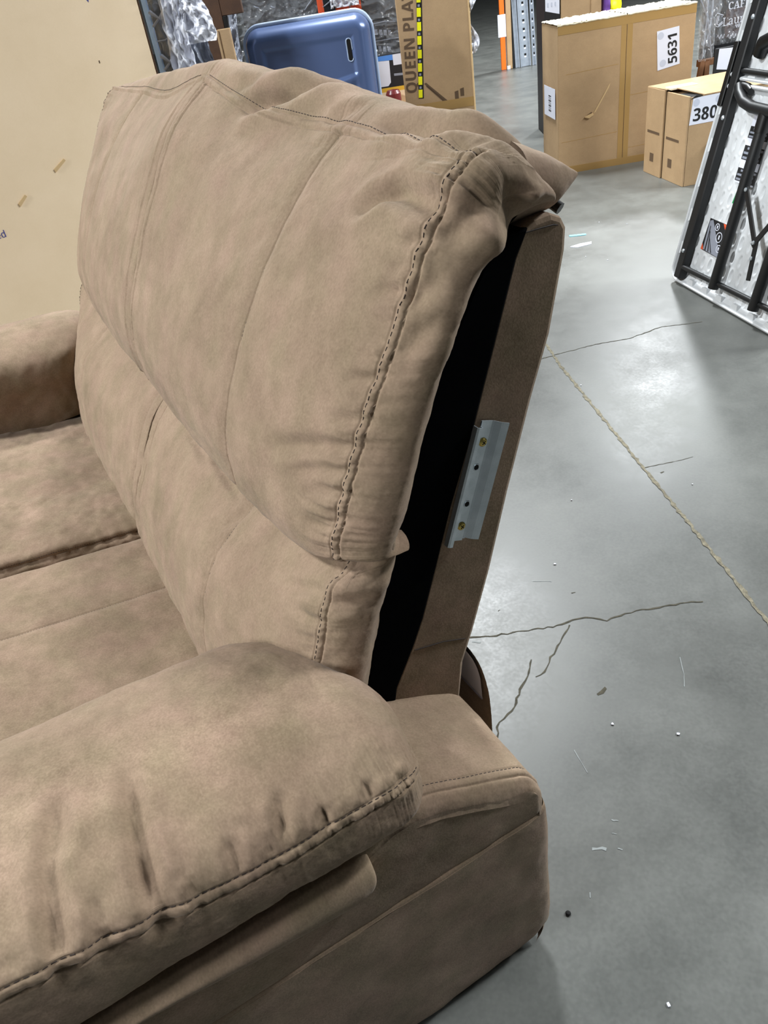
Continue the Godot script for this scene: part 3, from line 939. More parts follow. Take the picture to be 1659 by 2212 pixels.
func creases() -> Dictionary:
	# folds worn into the cushions: from, to, half width, depth
	return {"upper": [[Vector3(0.400, 1.148, -0.840), Vector3(0.428, 1.173, -0.788), 0.012, 0.012], [Vector3(0.426, 1.172, -0.796), Vector3(0.426, 1.164, -0.702), 0.014, 0.015], [Vector3(0.399, 1.137, -0.728), Vector3(0.413, 1.135, -0.699), 0.008, 0.005], [Vector3(0.380, 1.108, -0.736), Vector3(0.395, 1.107, -0.702), 0.010, 0.004], [Vector3(0.361, 1.085, -0.752), Vector3(0.380, 1.087, -0.710), 0.008, 0.005], [Vector3(0.306, 0.996, -0.748), Vector3(0.335, 1.005, -0.701), 0.008, 0.004],
		[Vector3(0.236, 0.894, -0.842), Vector3(0.296, 0.934, -0.699), 0.011, 0.006], [Vector3(0.240, 0.884, -0.788), Vector3(0.280, 0.908, -0.702), 0.009, 0.005], [Vector3(0.282, 0.954, -0.748), Vector3(0.309, 0.959, -0.699), 0.009, 0.004], [Vector3(0.245, 0.879, -0.752), Vector3(0.265, 0.879, -0.702), 0.008, 0.004], [Vector3(0.224, 0.825, -0.757), Vector3(0.252, 0.846, -0.702), 0.010, 0.004],
		[Vector3(0.488, 1.215, -0.905), Vector3(0.518, 1.209, -0.770), 0.015, 0.020], [Vector3(0.482, 1.210, -0.815), Vector3(0.562, 1.185, -0.722), 0.017, 0.024], [Vector3(0.460, 1.216, -1.300), Vector3(0.490, 1.232, -1.200), 0.016, 0.019], [Vector3(0.480, 1.230, -1.225), Vector3(0.560, 1.240, -1.080), 0.018, 0.020], [Vector3(0.460, 1.169, -0.676), Vector3(0.526, 1.137, -0.695), 0.018, 0.017], [Vector3(0.495, 1.178, -0.671), Vector3(0.515, 1.140, -0.690), 0.010, 0.008],
		[Vector3(0.469, 1.209, -1.049), Vector3(0.505, 1.230, -0.987), 0.012, 0.004], [Vector3(0.421, 1.135, -0.689), Vector3(0.459, 1.167, -0.672), 0.014, 0.006], [Vector3(0.378, 1.081, -0.703), Vector3(0.407, 1.101, -0.680), 0.012, 0.005], [Vector3(0.351, 1.028, -0.691), Vector3(0.387, 1.062, -0.676), 0.012, 0.004], [Vector3(0.457, 1.239, -1.403), Vector3(0.487, 1.251, -1.304), 0.012, 0.004], [Vector3(0.454, 1.206, -1.209), Vector3(0.478, 1.228, -1.155), 0.010, 0.003]],
	"lower": [[Vector3(0.220, 0.765, -0.722), Vector3(0.287, 0.775, -0.674), 0.012, 0.008], [Vector3(0.183, 0.699, -0.755), Vector3(0.198, 0.708, -0.705), 0.008, 0.004], [Vector3(0.181, 0.706, -0.816), Vector3(0.210, 0.748, -0.721), 0.009, 0.004], [Vector3(0.216, 0.730, -1.218), Vector3(0.209, 0.723, -1.064), 0.008, 0.005], [Vector3(0.224, 0.760, -1.148), Vector3(0.220, 0.737, -1.019), 0.007, 0.004], [Vector3(0.208, 0.721, -1.320), Vector3(0.204, 0.716, -1.205), 0.008, 0.004], [Vector3(0.162, 0.684, -1.029), Vector3(0.206, 0.716, -1.002), 0.009, 0.004], [Vector3(0.213, 0.737, -0.702), Vector3(0.252, 0.745, -0.674), 0.010, 0.004]],
	"arm": [[Vector3(-0.080, 0.688, -0.640), Vector3(-0.104, 0.625, -0.497), 0.011, 0.013], [Vector3(-0.170, 0.690, -0.625), Vector3(-0.196, 0.640, -0.499), 0.011, 0.011], [Vector3(-0.160, 0.691, -0.655), Vector3(-0.159, 0.687, -0.592), 0.012, 0.008], [Vector3(0.057, 0.659, -0.543), Vector3(0.042, 0.637, -0.506), 0.009, 0.006], [Vector3(-0.009, 0.655, -0.527), Vector3(-0.014, 0.631, -0.500), 0.008, 0.0045], [Vector3(0.094, 0.640, -0.512), Vector3(0.089, 0.624, -0.501), 0.008, 0.004], [Vector3(0.148, 0.639, -0.513), Vector3(0.146, 0.625, -0.501), 0.008, 0.004], [Vector3(0.181, 0.628, -0.507), Vector3(0.194, 0.618, -0.500), 0.008, 0.005], [Vector3(-0.078, 0.656, -0.519), Vector3(-0.091, 0.624, -0.497), 0.009, 0.004], [Vector3(-0.146, 0.667, -0.530), Vector3(-0.153, 0.645, -0.499), 0.009, 0.004]]}

# ---------------------------------------------------------------- things around the sofa
func place(called, label, category, x, w, dx, dw, group := "") -> Node3D:
	# local x runs along (dx, dw) on the floor, local z faces the viewer's side
	return thing(called, label, category, p(x, 0, w), atan2(dw, dx), group)

func bx(called, mat, t, x0, y0, z0, x1, y1, z1, bev := 0.003):
	return obj(called, box_mesh(Vector3(minf(x0, x1), minf(y0, y1), minf(z0, z1)), Vector3(maxf(x0, x1), maxf(y0, y1), maxf(z0, z1)), bev), mat, t)

func print_on(called, mat, t, pts: Array, z: float, thick := 0.0006):
	# a flat sheet or patch of ink, given by its corners on the front face
	var poly := []
	for q in pts: poly.append(Vector3(q[0], q[1], z))
	var st := st_new()
	prism(st, poly, Vector3(0, 0, thick))
	return obj(called, st, mat, t)

func lettering(t, txt: String, h: float, at: Transform3D, mat, bold := true, serif := false):
	var tm := TextMesh.new()
	var f := SystemFont.new()
	f.font_names = PackedStringArray(["Droid Serif" if serif else "Droid Sans"])
	f.font_weight = 700 if bold else 400
	tm.font = f
	tm.text = txt
	tm.font_size = 64
	tm.pixel_size = h / 46.0
	tm.depth = 0.0008
	tm.curve_step = 1.0
	return obj("lettering", tm, mat, t, at)

func facing(x, y, z, turn := 0.0) -> Transform3D: return Transform3D(Basis(Vector3(0, 0, 1), turn), Vector3(x, y, z))

func sheet(w: float, h: float, nx: int, ny: int, fn: Callable) -> ArrayMesh:
	# a sheet whose height above its plane is fn(x, y); fn may also shift it sideways by giving a Vector3
	var g := []
	for i in ny + 1:
		var r := PackedVector3Array()
		for j in nx + 1:
			var x := w * j / nx
			var y := h * i / ny
			var z = fn.call(x, y)
			r.append(z if z is Vector3 else Vector3(x, y, z))
		g.append(r)
	var n = normals_of(g, true)
	if n[0][ny / 2][nx / 2].z < 0:
		n = normals_of(g, false)
	var us := PackedFloat32Array()
	for j in nx + 1: us.append(float(j) / nx)
	var vs := PackedFloat32Array()
	for i in ny + 1: vs.append(float(i) / ny)
	return soft_mesh({"g": g, "n": n[0], "flip": n[1], "us": us, "vs": vs})

func crumple(seed_: int, amp: float, freq: float, stretch := Vector2(1, 1)) -> Callable:
	var f := FastNoiseLite.new()
	f.seed = seed_
	f.noise_type = FastNoiseLite.TYPE_SIMPLEX_SMOOTH
	f.fractal_type = FastNoiseLite.FRACTAL_RIDGED
	f.fractal_octaves = 4
	f.frequency = freq
	return func(x, y): return amp * f.get_noise_2d(x * stretch.x, y * stretch.y)

func cartons():
	# tall carton, two front flaps that meet at a taped joint
	var t = place("tall_carton", "tall brown cardboard carton with a white 5631 label and a taped centre joint", "carton", 3.663, 4.422, 0.914, -0.405)
	var H := 0.875
	bx("body", M.card, t, 0.004, 0, -0.40, 0.876, H - 0.004, -0.004, 0.004)
	bx("front_flap", M.card, t, 0, 0.002, -0.004, 0.439, H, 0.0, 0.0015)
	bx("front_flap", M.card, t, 0.443, 0.002, -0.004, 0.88, H, 0.0, 0.0015)
	for x in [0.405, 0.444]: bx("tape", M.amber_tape, t, x, 0.0, 0.0, x + 0.034, H, 0.0006, 0.0002)
	bx("tape", M.amber_tape, t, 0.0, 0.0, 0.0002, 0.88, 0.045, 0.0008, 0.0002)
	bx("tape", M.amber_tape, t, 0.0, H - 0.05, 0.0002, 0.88, H, 0.0008, 0.0002)
	var cf := crumple(71, 0.008, 14.0, Vector2(1, 2))
	for x in [0.0, 0.445]:
		obj("top_tape", sheet(0.435, 0.40, 60, 30, func(a, b): return cf.call(a + x, b)), M.clear_tape, t, Transform3D(Basis(Vector3(1, 0, 0), Vector3(0, 0, -1), Vector3(0, 1, 0)), Vector3(x, H + 0.004, 0.002)))
		var rim := st_new()
		var pts := []
		for k in 30: pts.append(Vector3(x + 0.435 * k / 29.0, H + 0.001 + cf.call(x + k * 0.02, 3.0) * 0.5, -0.002))
		tube(rim, pts, 0.006, 8)
		obj("crushed_edge", rim, M.clear_tape, t)
	for q in [[0.05, 0.395, 0.60], [0.46, 0.85, 0.42], [0.02, 0.40, 0.20], [0.46, 0.86, 0.10]]:
		print_on("crease", M.amber_tape, t, [[q[0], q[2]], [q[1], q[2] + 0.012], [q[1], q[2] + 0.015], [q[0], q[2] + 0.0025]], 0.0, 0.0003)
	var l = print_on("label", M.paper, t, [[0.652, 0.536], [0.796, 0.556], [0.776, 0.768], [0.634, 0.757]], 0.001)
	lettering(l, "5631", 0.058, facing(0.742, 0.652, 0.0021, PI / 2 + 0.08), M.ink)
	for q in [[0.66, 0.73, 0.02], [0.685, 0.575, 0.02]]:
		var ring := st_new()
		add_lathe(ring, Transform3D(Basis(Vector3(1, 0, 0), PI / 2), Vector3(q[0], q[1], 0.0017)), [[q[2], 0.0], [q[2], 0.0004], [0.0, 0.0004]], 20)
		obj("stamp", ring, M.paper_mark, l)
	var lb = print_on("side_label", M.paper, t, [[0.0, 0.0], [0.27, 0.0], [0.27, 0.182], [0.0, 0.182]], 0.0)
	lb.transform = Transform3D(Basis(Vector3(0, 1, 0), -PI / 2), Vector3(-0.0012, 0.337, -0.338))
	for k in 10: bx("bar", M.ink, lb, 0.11, 0.035 + k * 0.010, 0.0006, 0.17, 0.035 + k * 0.010 + (0.003 if k % 3 else 0.007), 0.001, 0.0001)
	# the gash in the front
	print_on("tear", M.card_torn, t, [[0.176, 0.335], [0.206, 0.325], [0.236, 0.342], [0.232, 0.352], [0.20, 0.344]], 0.0, 0.006)
	print_on("tear", M.ink_faded, t, [[0.19, 0.345], [0.228, 0.354], [0.222, 0.361]], 0.0, 0.0008)
	print_on("scrape", M.card_torn, t, [[0.236, 0.352], [0.25, 0.356], [0.335, 0.488], [0.345, 0.513], [0.333, 0.502], [0.30, 0.45]], 0.0, 0.0012)
	# low carton whose end is split in two flaps
	t = place("low_carton", "low brown carton with a white 380 label and a gaping split corner", "carton", 3.863, 3.502, 0.945, -0.326)
	bx("body", M.card, t, 0.003, 0.001, -0.50, 0.62, 0.478, -0.003, 0.004)
	bx("front_panel", M.card, t, 0.0, 0.0, -0.003, 0.62, 0.487, 0.0, 0.0015)
	bx("end_flap", M.card, t, -0.012, 0.0, -0.265, -0.002, 0.492, 0.0, 0.002)
	bx("end_flap", M.card, t, -0.022, 0.0, -0.50, -0.010, 0.498, -0.272, 0.002)
	var lid := st_new()
	prism(lid, [Vector3(0.08, 0.492, 0.002), Vector3(0.62, 0.489, 0.002), Vector3(0.62, 0.502, -0.25), Vector3(0.02, 0.512, -0.25)], Vector3(0, -0.005, 0))
	obj("lid_flap", lid, M.card, t)
	lid = st_new()
	prism(lid, [Vector3(-0.02, 0.500, -0.50), Vector3(0.62, 0.500, -0.50), Vector3(0.62, 0.500, -0.256), Vector3(-0.02, 0.506, -0.256)], Vector3(0, -0.005, 0))
	obj("lid_flap", lid, M.card, t)
	bx("tape", M.clear_tape, t, -0.01, 0.502, -0.30, 0.16, 0.5125, -0.22, 0.001)
	print_on("split", M.dark, t, [[0.0, 0.478], [0.075, 0.486], [0.03, 0.494]], 0.0, 0.002)
	bx("split_dark", M.dark, t, 0.0, 0.479, -0.16, 0.07, 0.4865, -0.002, 0.001)
	l = print_on("label", M.paper, t, [[0.0, 0.34], [0.245, 0.34], [0.245, 0.484], [0.014, 0.482]], 0.0004)
	lettering(l, "3801", 0.067, facing(0.121, 0.389, 0.0012), M.ink)
	for x in [0.035, 0.17]:
		var ring := st_new()
		add_lathe(ring, Transform3D(Basis(Vector3(1, 0, 0), PI / 2), Vector3(x, 0.455, 0.001)), [[0.02, 0.0], [0.02, 0.0003], [0.0, 0.0003]], 20)
		obj("stamp", ring, M.paper_mark, l)
	for q in [[-0.0224, -0.31, -0.47, 0.245, 0.26], [-0.0124, -0.08, -0.24, 0.235, 0.25]]:
		bx("faded_print", M.ink_faded, t, q[0] - 0.0004, q[3], q[1], q[0], q[4], q[2], 0.0001)
	for q in [[-0.0224, -0.42, -0.37, 0.08, 0.13], [-0.0124, -0.20, -0.15, 0.08, 0.13]]:
		bx("faded_mark", M.ink_faded, t, q[0] - 0.0004, q[3], q[1], q[0], q[4], q[2], 0.0001)
	var fz := crumple(81, 0.03, 16.0)
	obj("torn_film", sheet(0.11, 0.30, 14, 30, func(x, y): return Vector3(x * 0.6 + 0.02 * sin(y * 40.0), y, 0.012 + fz.call(x, y))), M.film_white, t, Vector3(0.19, 0.01, 0.02))

func table_frame() -> Transform3D:
	var d := Vector3(-0.284, 0, 0.959).normalized()      # along the short edge, to the right
	var n := Vector3(-0.959, 0, -0.284).normalized()
	n = d.cross(Vector3.UP).normalized()
	var lean := deg_to_rad(13.0)
	var v := Vector3.UP * cos(lean) - n * sin(lean)
	return Transform3D(Basis(d, v, d.cross(v)), p(2.727, 0.004, 2.498))

func folding_table():
	var t = thing("folding_table", "white plastic folding table standing on its short edge, black legs folded against it", "table")
	t.transform = table_frame()
	var W := 0.84
	var dim := func(x, y):
		# rows of moulded dimples, every second one shifted
		var gx: float = x / 0.052
		var gy: float = y / 0.066
		var row := int(floor(gy))
		var fx: float = gx + (0.5 if row % 2 else 0.0)
		var cx: float = fx - floor(fx) - 0.5
		var cy: float = gy - floor(gy) - 0.5
		var r := sqrt(pow(cx / 0.19, 2) + pow(cy / 0.33, 2))
		return -0.006 * (1.0 - smoothstep(0.7, 1.15, r)) + 0.0015 * exp(-pow((r - 1.35) / 0.3, 2))
	for half in 2:
		var y0 := 0.0 if half == 0 else 0.805
		var y1 := 0.795 if half == 0 else 1.60
		var o = obj("panel", sheet(W - 0.04, y1 - y0 - 0.04, 200, 200, dim), M.white_plastic, t, Vector3(0.02, y0 + 0.02, -0.012))
		bx("panel_back", M.white_plastic, o, -0.01, -0.01, -0.03, W - 0.03, y1 - y0 - 0.03, -0.012, 0.006)
		# the rolled rim with rounded corners
		var pts := []
		var r := 0.062
		for c in [[W - r, y0 + r, -PI / 2], [W - r, y1 - r, 0.0], [r, y1 - r, PI / 2], [r, y0 + r, PI]]:
			for k in 9:
				var g: float = c[2] + PI / 2 * k / 8.0
				pts.append(Vector3(c[0] + cos(g) * r, c[1] + sin(g) * r, 0))
		pts.append(pts[0])
		var st := st_new()
		var ring := [[0.0, 0.014], [0.006, 0.018], [0.011, 0.014], [0.016, 0.0], [0.03, -0.012], [0.03, -0.03], [0.0, -0.03], [-0.001, 0.0]]
		st.set_smooth_group(0)
		for k in pts.size() - 1:
			var q := []
			for e in [k, k + 1]:
				var ctr := Vector3(clampf(pts[e].x, r, W - r), clampf(pts[e].y, y0 + r, y1 - r), 0)
				var inw: Vector3 = (ctr - pts[e]).normalized()
				var l := []
				for a in ring: l.append(pts[e] + inw * a[0] + Vector3(0, 0, a[1]))
				q.append(l)
			for e in ring.size():
				var f := (e + 1) % ring.size()
				var mid: Vector3 = (q[0][e] + q[1][f]) / 2
				var core: Vector3 = (q[0][0] + q[0][4]) / 2
				face(st, [q[0][e], q[1][e], q[1][f], q[0][f]], mid - core - Vector3(0, 0, -0.008))
		obj("rim", st, M.white_plastic, t)
		for k in 7:
			var x := 0.13 + k * 0.11
			var rib := st_new()
			prism(rib, [Vector3(x, y0 + 0.008, -0.012), Vector3(x + 0.05, y0 + 0.008, -0.012), Vector3(x + 0.043, y0 + 0.034, -0.012), Vector3(x + 0.012, y0 + 0.034, -0.012)], Vector3(0, 0, 0.02))
			obj("rim_rib", rib, M.white_plastic, t)
		for k in 5:
			var y := y0 + 0.11 + k * 0.14
			var rib := st_new()
			prism(rib, [Vector3(0.008, y, -0.012), Vector3(0.034, y + 0.012, -0.012), Vector3(0.034, y + 0.05, -0.012), Vector3(0.008, y + 0.06, -0.012)], Vector3(0, 0, 0.02))
			obj("rim_rib", rib, M.white_plastic, t)
	for x in [0.052, W - 0.098]:
		bx("side_rail", M.black_steel, t, x, 0.02, -0.008, x + 0.046, 1.58, 0.030, 0.004)
	bx("hinge_bar", M.black_plastic, t, 0.002, 0.705, -0.012, 0.03, 0.935, 0.022, 0.003)
	bx("hinge_bar", M.black_steel, t, 0.030, 0.70, -0.006, 0.054, 0.94, 0.012, 0.003)
	for q in [[0.075, 0.139], [0.083, 0.669], [0.088, 1.015]]:
		var st := st_new()
		add_lathe(st, Transform3D(Basis(Vector3(1, 0, 0), PI / 2), Vector3(q[0], q[1], 0.030)), [[0.009, 0.0], [0.0085, 0.003], [0.005, 0.006], [0.0, 0.007]], 14)
		obj("rivet", st, M.zinc, t)
	# the folded leg: tubes, pivot rod, braces, foot bar
	for x in [0.345, 0.62]:
		var st := st_new()
		tube(st, [Vector3(x, 0.055, 0.025), Vector3(x, 0.40, 0.030), Vector3(x, 0.69, 0.034)], 0.0215, 16)
		obj("leg", st, M.black_steel, t)
		var c := st_new()
		tube(c, [Vector3(x, 0.65, 0.034), Vector3(x, 0.715, 0.035)], 0.026, 16)
		obj("leg_collar", c, M.black_plastic, t)
	var rod := st_new()
	tube(rod, [Vector3(0.09, 0.072, 0.02), Vector3(0.45, 0.080, 0.02), Vector3(W - 0.09, 0.086, 0.02)], 0.0115, 12)
	obj("pivot_rod", rod, M.black_steel, t)
	rod = st_new()
	tube(rod, [Vector3(0.10, 0.838, 0.012), Vector3(W - 0.08, 0.838, 0.012)], 0.012, 12)
	obj("hinge_rod", rod, M.black_steel, t)
	rod = st_new()
	tube(rod, [Vector3(0.105, 0.785, 0.012), Vector3(0.135, 0.762, 0.022), Vector3(0.19, 0.738, 0.034), Vector3(0.26, 0.726, 0.04), Vector3(0.36, 0.724, 0.042), Vector3(0.6, 0.724, 0.042)], 0.021, 14)
	obj("foot_bar", rod, M.black_steel, t)
	rod = st_new()
	tube(rod, [Vector3(0.10, 0.79, 0.006), Vector3(0.16, 0.785, 0.01), Vector3(0.185, 0.775, 0.01)], 0.016, 10)
	obj("latch", rod, M.black_plastic, t)
	rod = st_new()
	tube(rod, [Vector3(0.155, 0.90, 0.0), Vector3(0.18, 0.935, 0.014), Vector3(0.24, 0.955, 0.02), Vector3(0.34, 0.955, 0.02)], 0.028, 12)
	obj("foot_cap", rod, M.black_plastic, t)
	for q in [[Vector3(0.393, 0.452, 0.05), Vector3(0.533, 0.285, 0.046)], [Vector3(0.630, 0.44, 0.05), Vector3(0.533, 0.285, 0.052)], [Vector3(0.541, 0.305, 0.05), Vector3(0.567, 0.165, 0.05)]]:
		var st := st_new()
		var dd: Vector3 = (q[1] - q[0])
		var y := dd.normalized()
		var xx := y.cross(Vector3(0, 0, 1)).normalized()
		add_box(st, Transform3D(Basis(xx, y, xx.cross(y)), (q[0] + q[1]) / 2), Vector3(0.024, dd.length() + 0.02, 0.006), 0.002)
		obj("brace", st, M.black_steel, t)
	for q in [[0.393, 0.455], [0.533, 0.29], [0.55, 0.235]]:
		var st := st_new()
		add_lathe(st, Transform3D(Basis(Vector3(1, 0, 0), PI / 2), Vector3(q[0], q[1], 0.055)), [[0.008, 0.0], [0.007, 0.003], [0.0, 0.005]], 12)
		obj("rivet", st, M.zinc, t)
	# warning label, sticker, scrap of green tape
	var z := -0.0095
	var wl = print_on("warning_label", M.paper, t, [[0.222, 0.455], [0.345, 0.455], [0.345, 0.712], [0.222, 0.712]], z)
	bx("logo", M.paper_mark, wl, 0.285, 0.690, z + 0.0006, 0.315, 0.698, z + 0.0009, 0.0001)
	for q in [[0.618, 0.660], [0.540, 0.592], [0.462, 0.510]]:
		var blk = bx("warning_block", M.ink, wl, 0.222, q[0], z + 0.0006, 0.345, q[1], z + 0.001, 0.0001)
		for r in 3:
			var yy: float = lerpf(q[0], q[1], (r + 0.2) / 3.0)
			var xx := 0.227 + (0.016 if r == 2 else 0.0)
			for wd in [0.028, 0.036, 0.03]:
				if xx > 0.33: continue
				bx("print_line", M.film_grey, blk, xx, yy, z + 0.001, minf(xx + wd, 0.342), yy + (q[1] - q[0]) * 0.16, z + 0.0013, 0.0001)
				xx += wd + 0.005
	var sk = print_on("sticker", M.ink, t, [[0.135, 0.165], [0.285, 0.160], [0.285, 0.295], [0.142, 0.295]], z)
	print_on("sticker_corner", M.orange_print, sk, [[0.24, 0.294], [0.284, 0.25], [0.284, 0.294]], z + 0.0006)
	print_on("sticker_corner", M.orange_print, sk, [[0.136, 0.166], [0.156, 0.166], [0.138, 0.19]], z + 0.0006)
	print_on("sticker_picture", M.film_grey, sk, [[0.152, 0.168], [0.268, 0.162], [0.25, 0.20], [0.165, 0.292], [0.145, 0.285]], z + 0.0006)
	for k in 3: print_on("picture_stripe", M.ink, sk, [[0.165 + k * 0.022, 0.168], [0.173 + k * 0.022, 0.167], [0.163 + k * 0.006, 0.265 - k * 0.02], [0.158 + k * 0.006, 0.268 - k * 0.02]], z + 0.0012, 0.0003)
	for q in [[0.206, 0.272, 0.015], [0.236, 0.237, 0.021], [0.255, 0.195, 0.016]]:
		var st := st_new()
		add_lathe(st, Transform3D(Basis(Vector3(1, 0, 0), PI / 2), Vector3(q[0], q[1], z + 0.0008)), [[q[2], 0.0], [q[2], 0.0006], [q[2] - 0.003, 0.0006], [q[2] - 0.003, 0.0]], 24)
		obj("badge_ring", st, M.paper, sk)
		bx("badge_mark", M.paper, sk, q[0] - 0.004, q[1] - q[2] * 0.4, z + 0.0006, q[0] + 0.004, q[1] + q[2] * 0.4, z + 0.0012, 0.0002)
	print_on("green_tape", M.green, t, [[0.250, 0.378], [0.270, 0.376], [0.278, 0.428], [0.258, 0.43]], z)

func suitcase():
	var t = place("suitcase", "blue hard shell suitcase lying on its long side on a brown carton", "suitcase", 1.424, 3.942, 0.871, -0.491)
	var w := 0.592
	var h := 0.50
	var y0 := 0.69
	var rr := 0.075
	var shell := func(x, y):
		var dx := minf(x, w - x)
		var dy := minf(y, h - y)
		var e := minf(dx, dy)
		if dx < rr and dy < rr: e = rr - Vector2(rr - dx, rr - dy).length()
		var z := 0.10 * sqrt(clampf(1.0 - pow(1.0 - clampf(e / 0.055, 0.0, 1.0), 2), 0, 1))
		z -= 0.007 * smoothstep(0.075, 0.10, e)
		# a pressed crease that rises to the right
		var c: float = y - (0.165 + 0.10 * x / w)
		z += 0.016 * smoothstep(-0.06, 0.0, c) * (1.0 - smoothstep(0.0, 0.02, c)) * smoothstep(0.06, 0.12, e)
		if e < 0.0:
			var ctr := Vector2(rr if x < w / 2 else w - rr, rr if y < h / 2 else h - rr)
			var q := ctr + (Vector2(x, y) - ctr).normalized() * rr
			return Vector3(q.x, q.y, 0.0)
		return Vector3(x, y, z)
	obj("shell", sheet(w, h, 150, 130, shell), M.blue_shell, t, Vector3(0, y0, -0.10))
	var rim := st_new()
	var pts := []
	for c in [[w - rr, y0 + rr, -PI / 2], [w - rr, y0 + h - rr, 0.0], [rr, y0 + h - rr, PI / 2], [rr, y0 + rr, PI]]:
		for k in 9:
			var g: float = c[2] + PI / 2 * k / 8.0
			pts.append(Vector3(c[0] + cos(g) * (rr + 0.004), c[1] + sin(g) * (rr + 0.004), -0.11))
	pts.append(pts[0])
	tube(rim, pts, 0.013, 8, false)
	obj("zip_rim", rim, M.blue_rim, t)
	obj("back_shell", sheet(w, h, 60, 50, func(x, y): return shell.call(x, y)), M.blue_shell, t, Transform3D(Basis(Vector3(-1, 0, 0), Vector3(0, 1, 0), Vector3(0, 0, -1)), Vector3(w, y0, -0.12)))
	bx("handle_slot", M.black_plastic, t, 0.478, y0 + 0.318, -0.012, 0.497, y0 + 0.405, -0.004, 0.002)
	var sl := st_new()
	var sp := []
	for k in 21:
		var g := TAU * k / 20
		sp.append(Vector3(0.4875 + 0.0125 * cos(g), y0 + 0.3615 + signf(sin(g)) * 0.034 + 0.0125 * sin(g), -0.005))
	tube(sl, sp, 0.003, 6, false)
	obj("slot_rim", sl, M.blue_rim, t)
	t = place("support_carton", "brown carton under the blue suitcase", "carton", 1.424, 3.942, 0.871, -0.491)
	bx("body", M.card, t, -0.05, 0, -0.34, 0.66, 0.669, 0.02, 0.004)
	bx("tape", M.amber_tape, t, -0.05, 0.669, -0.19, 0.66, 0.6698, -0.13, 0.0002)

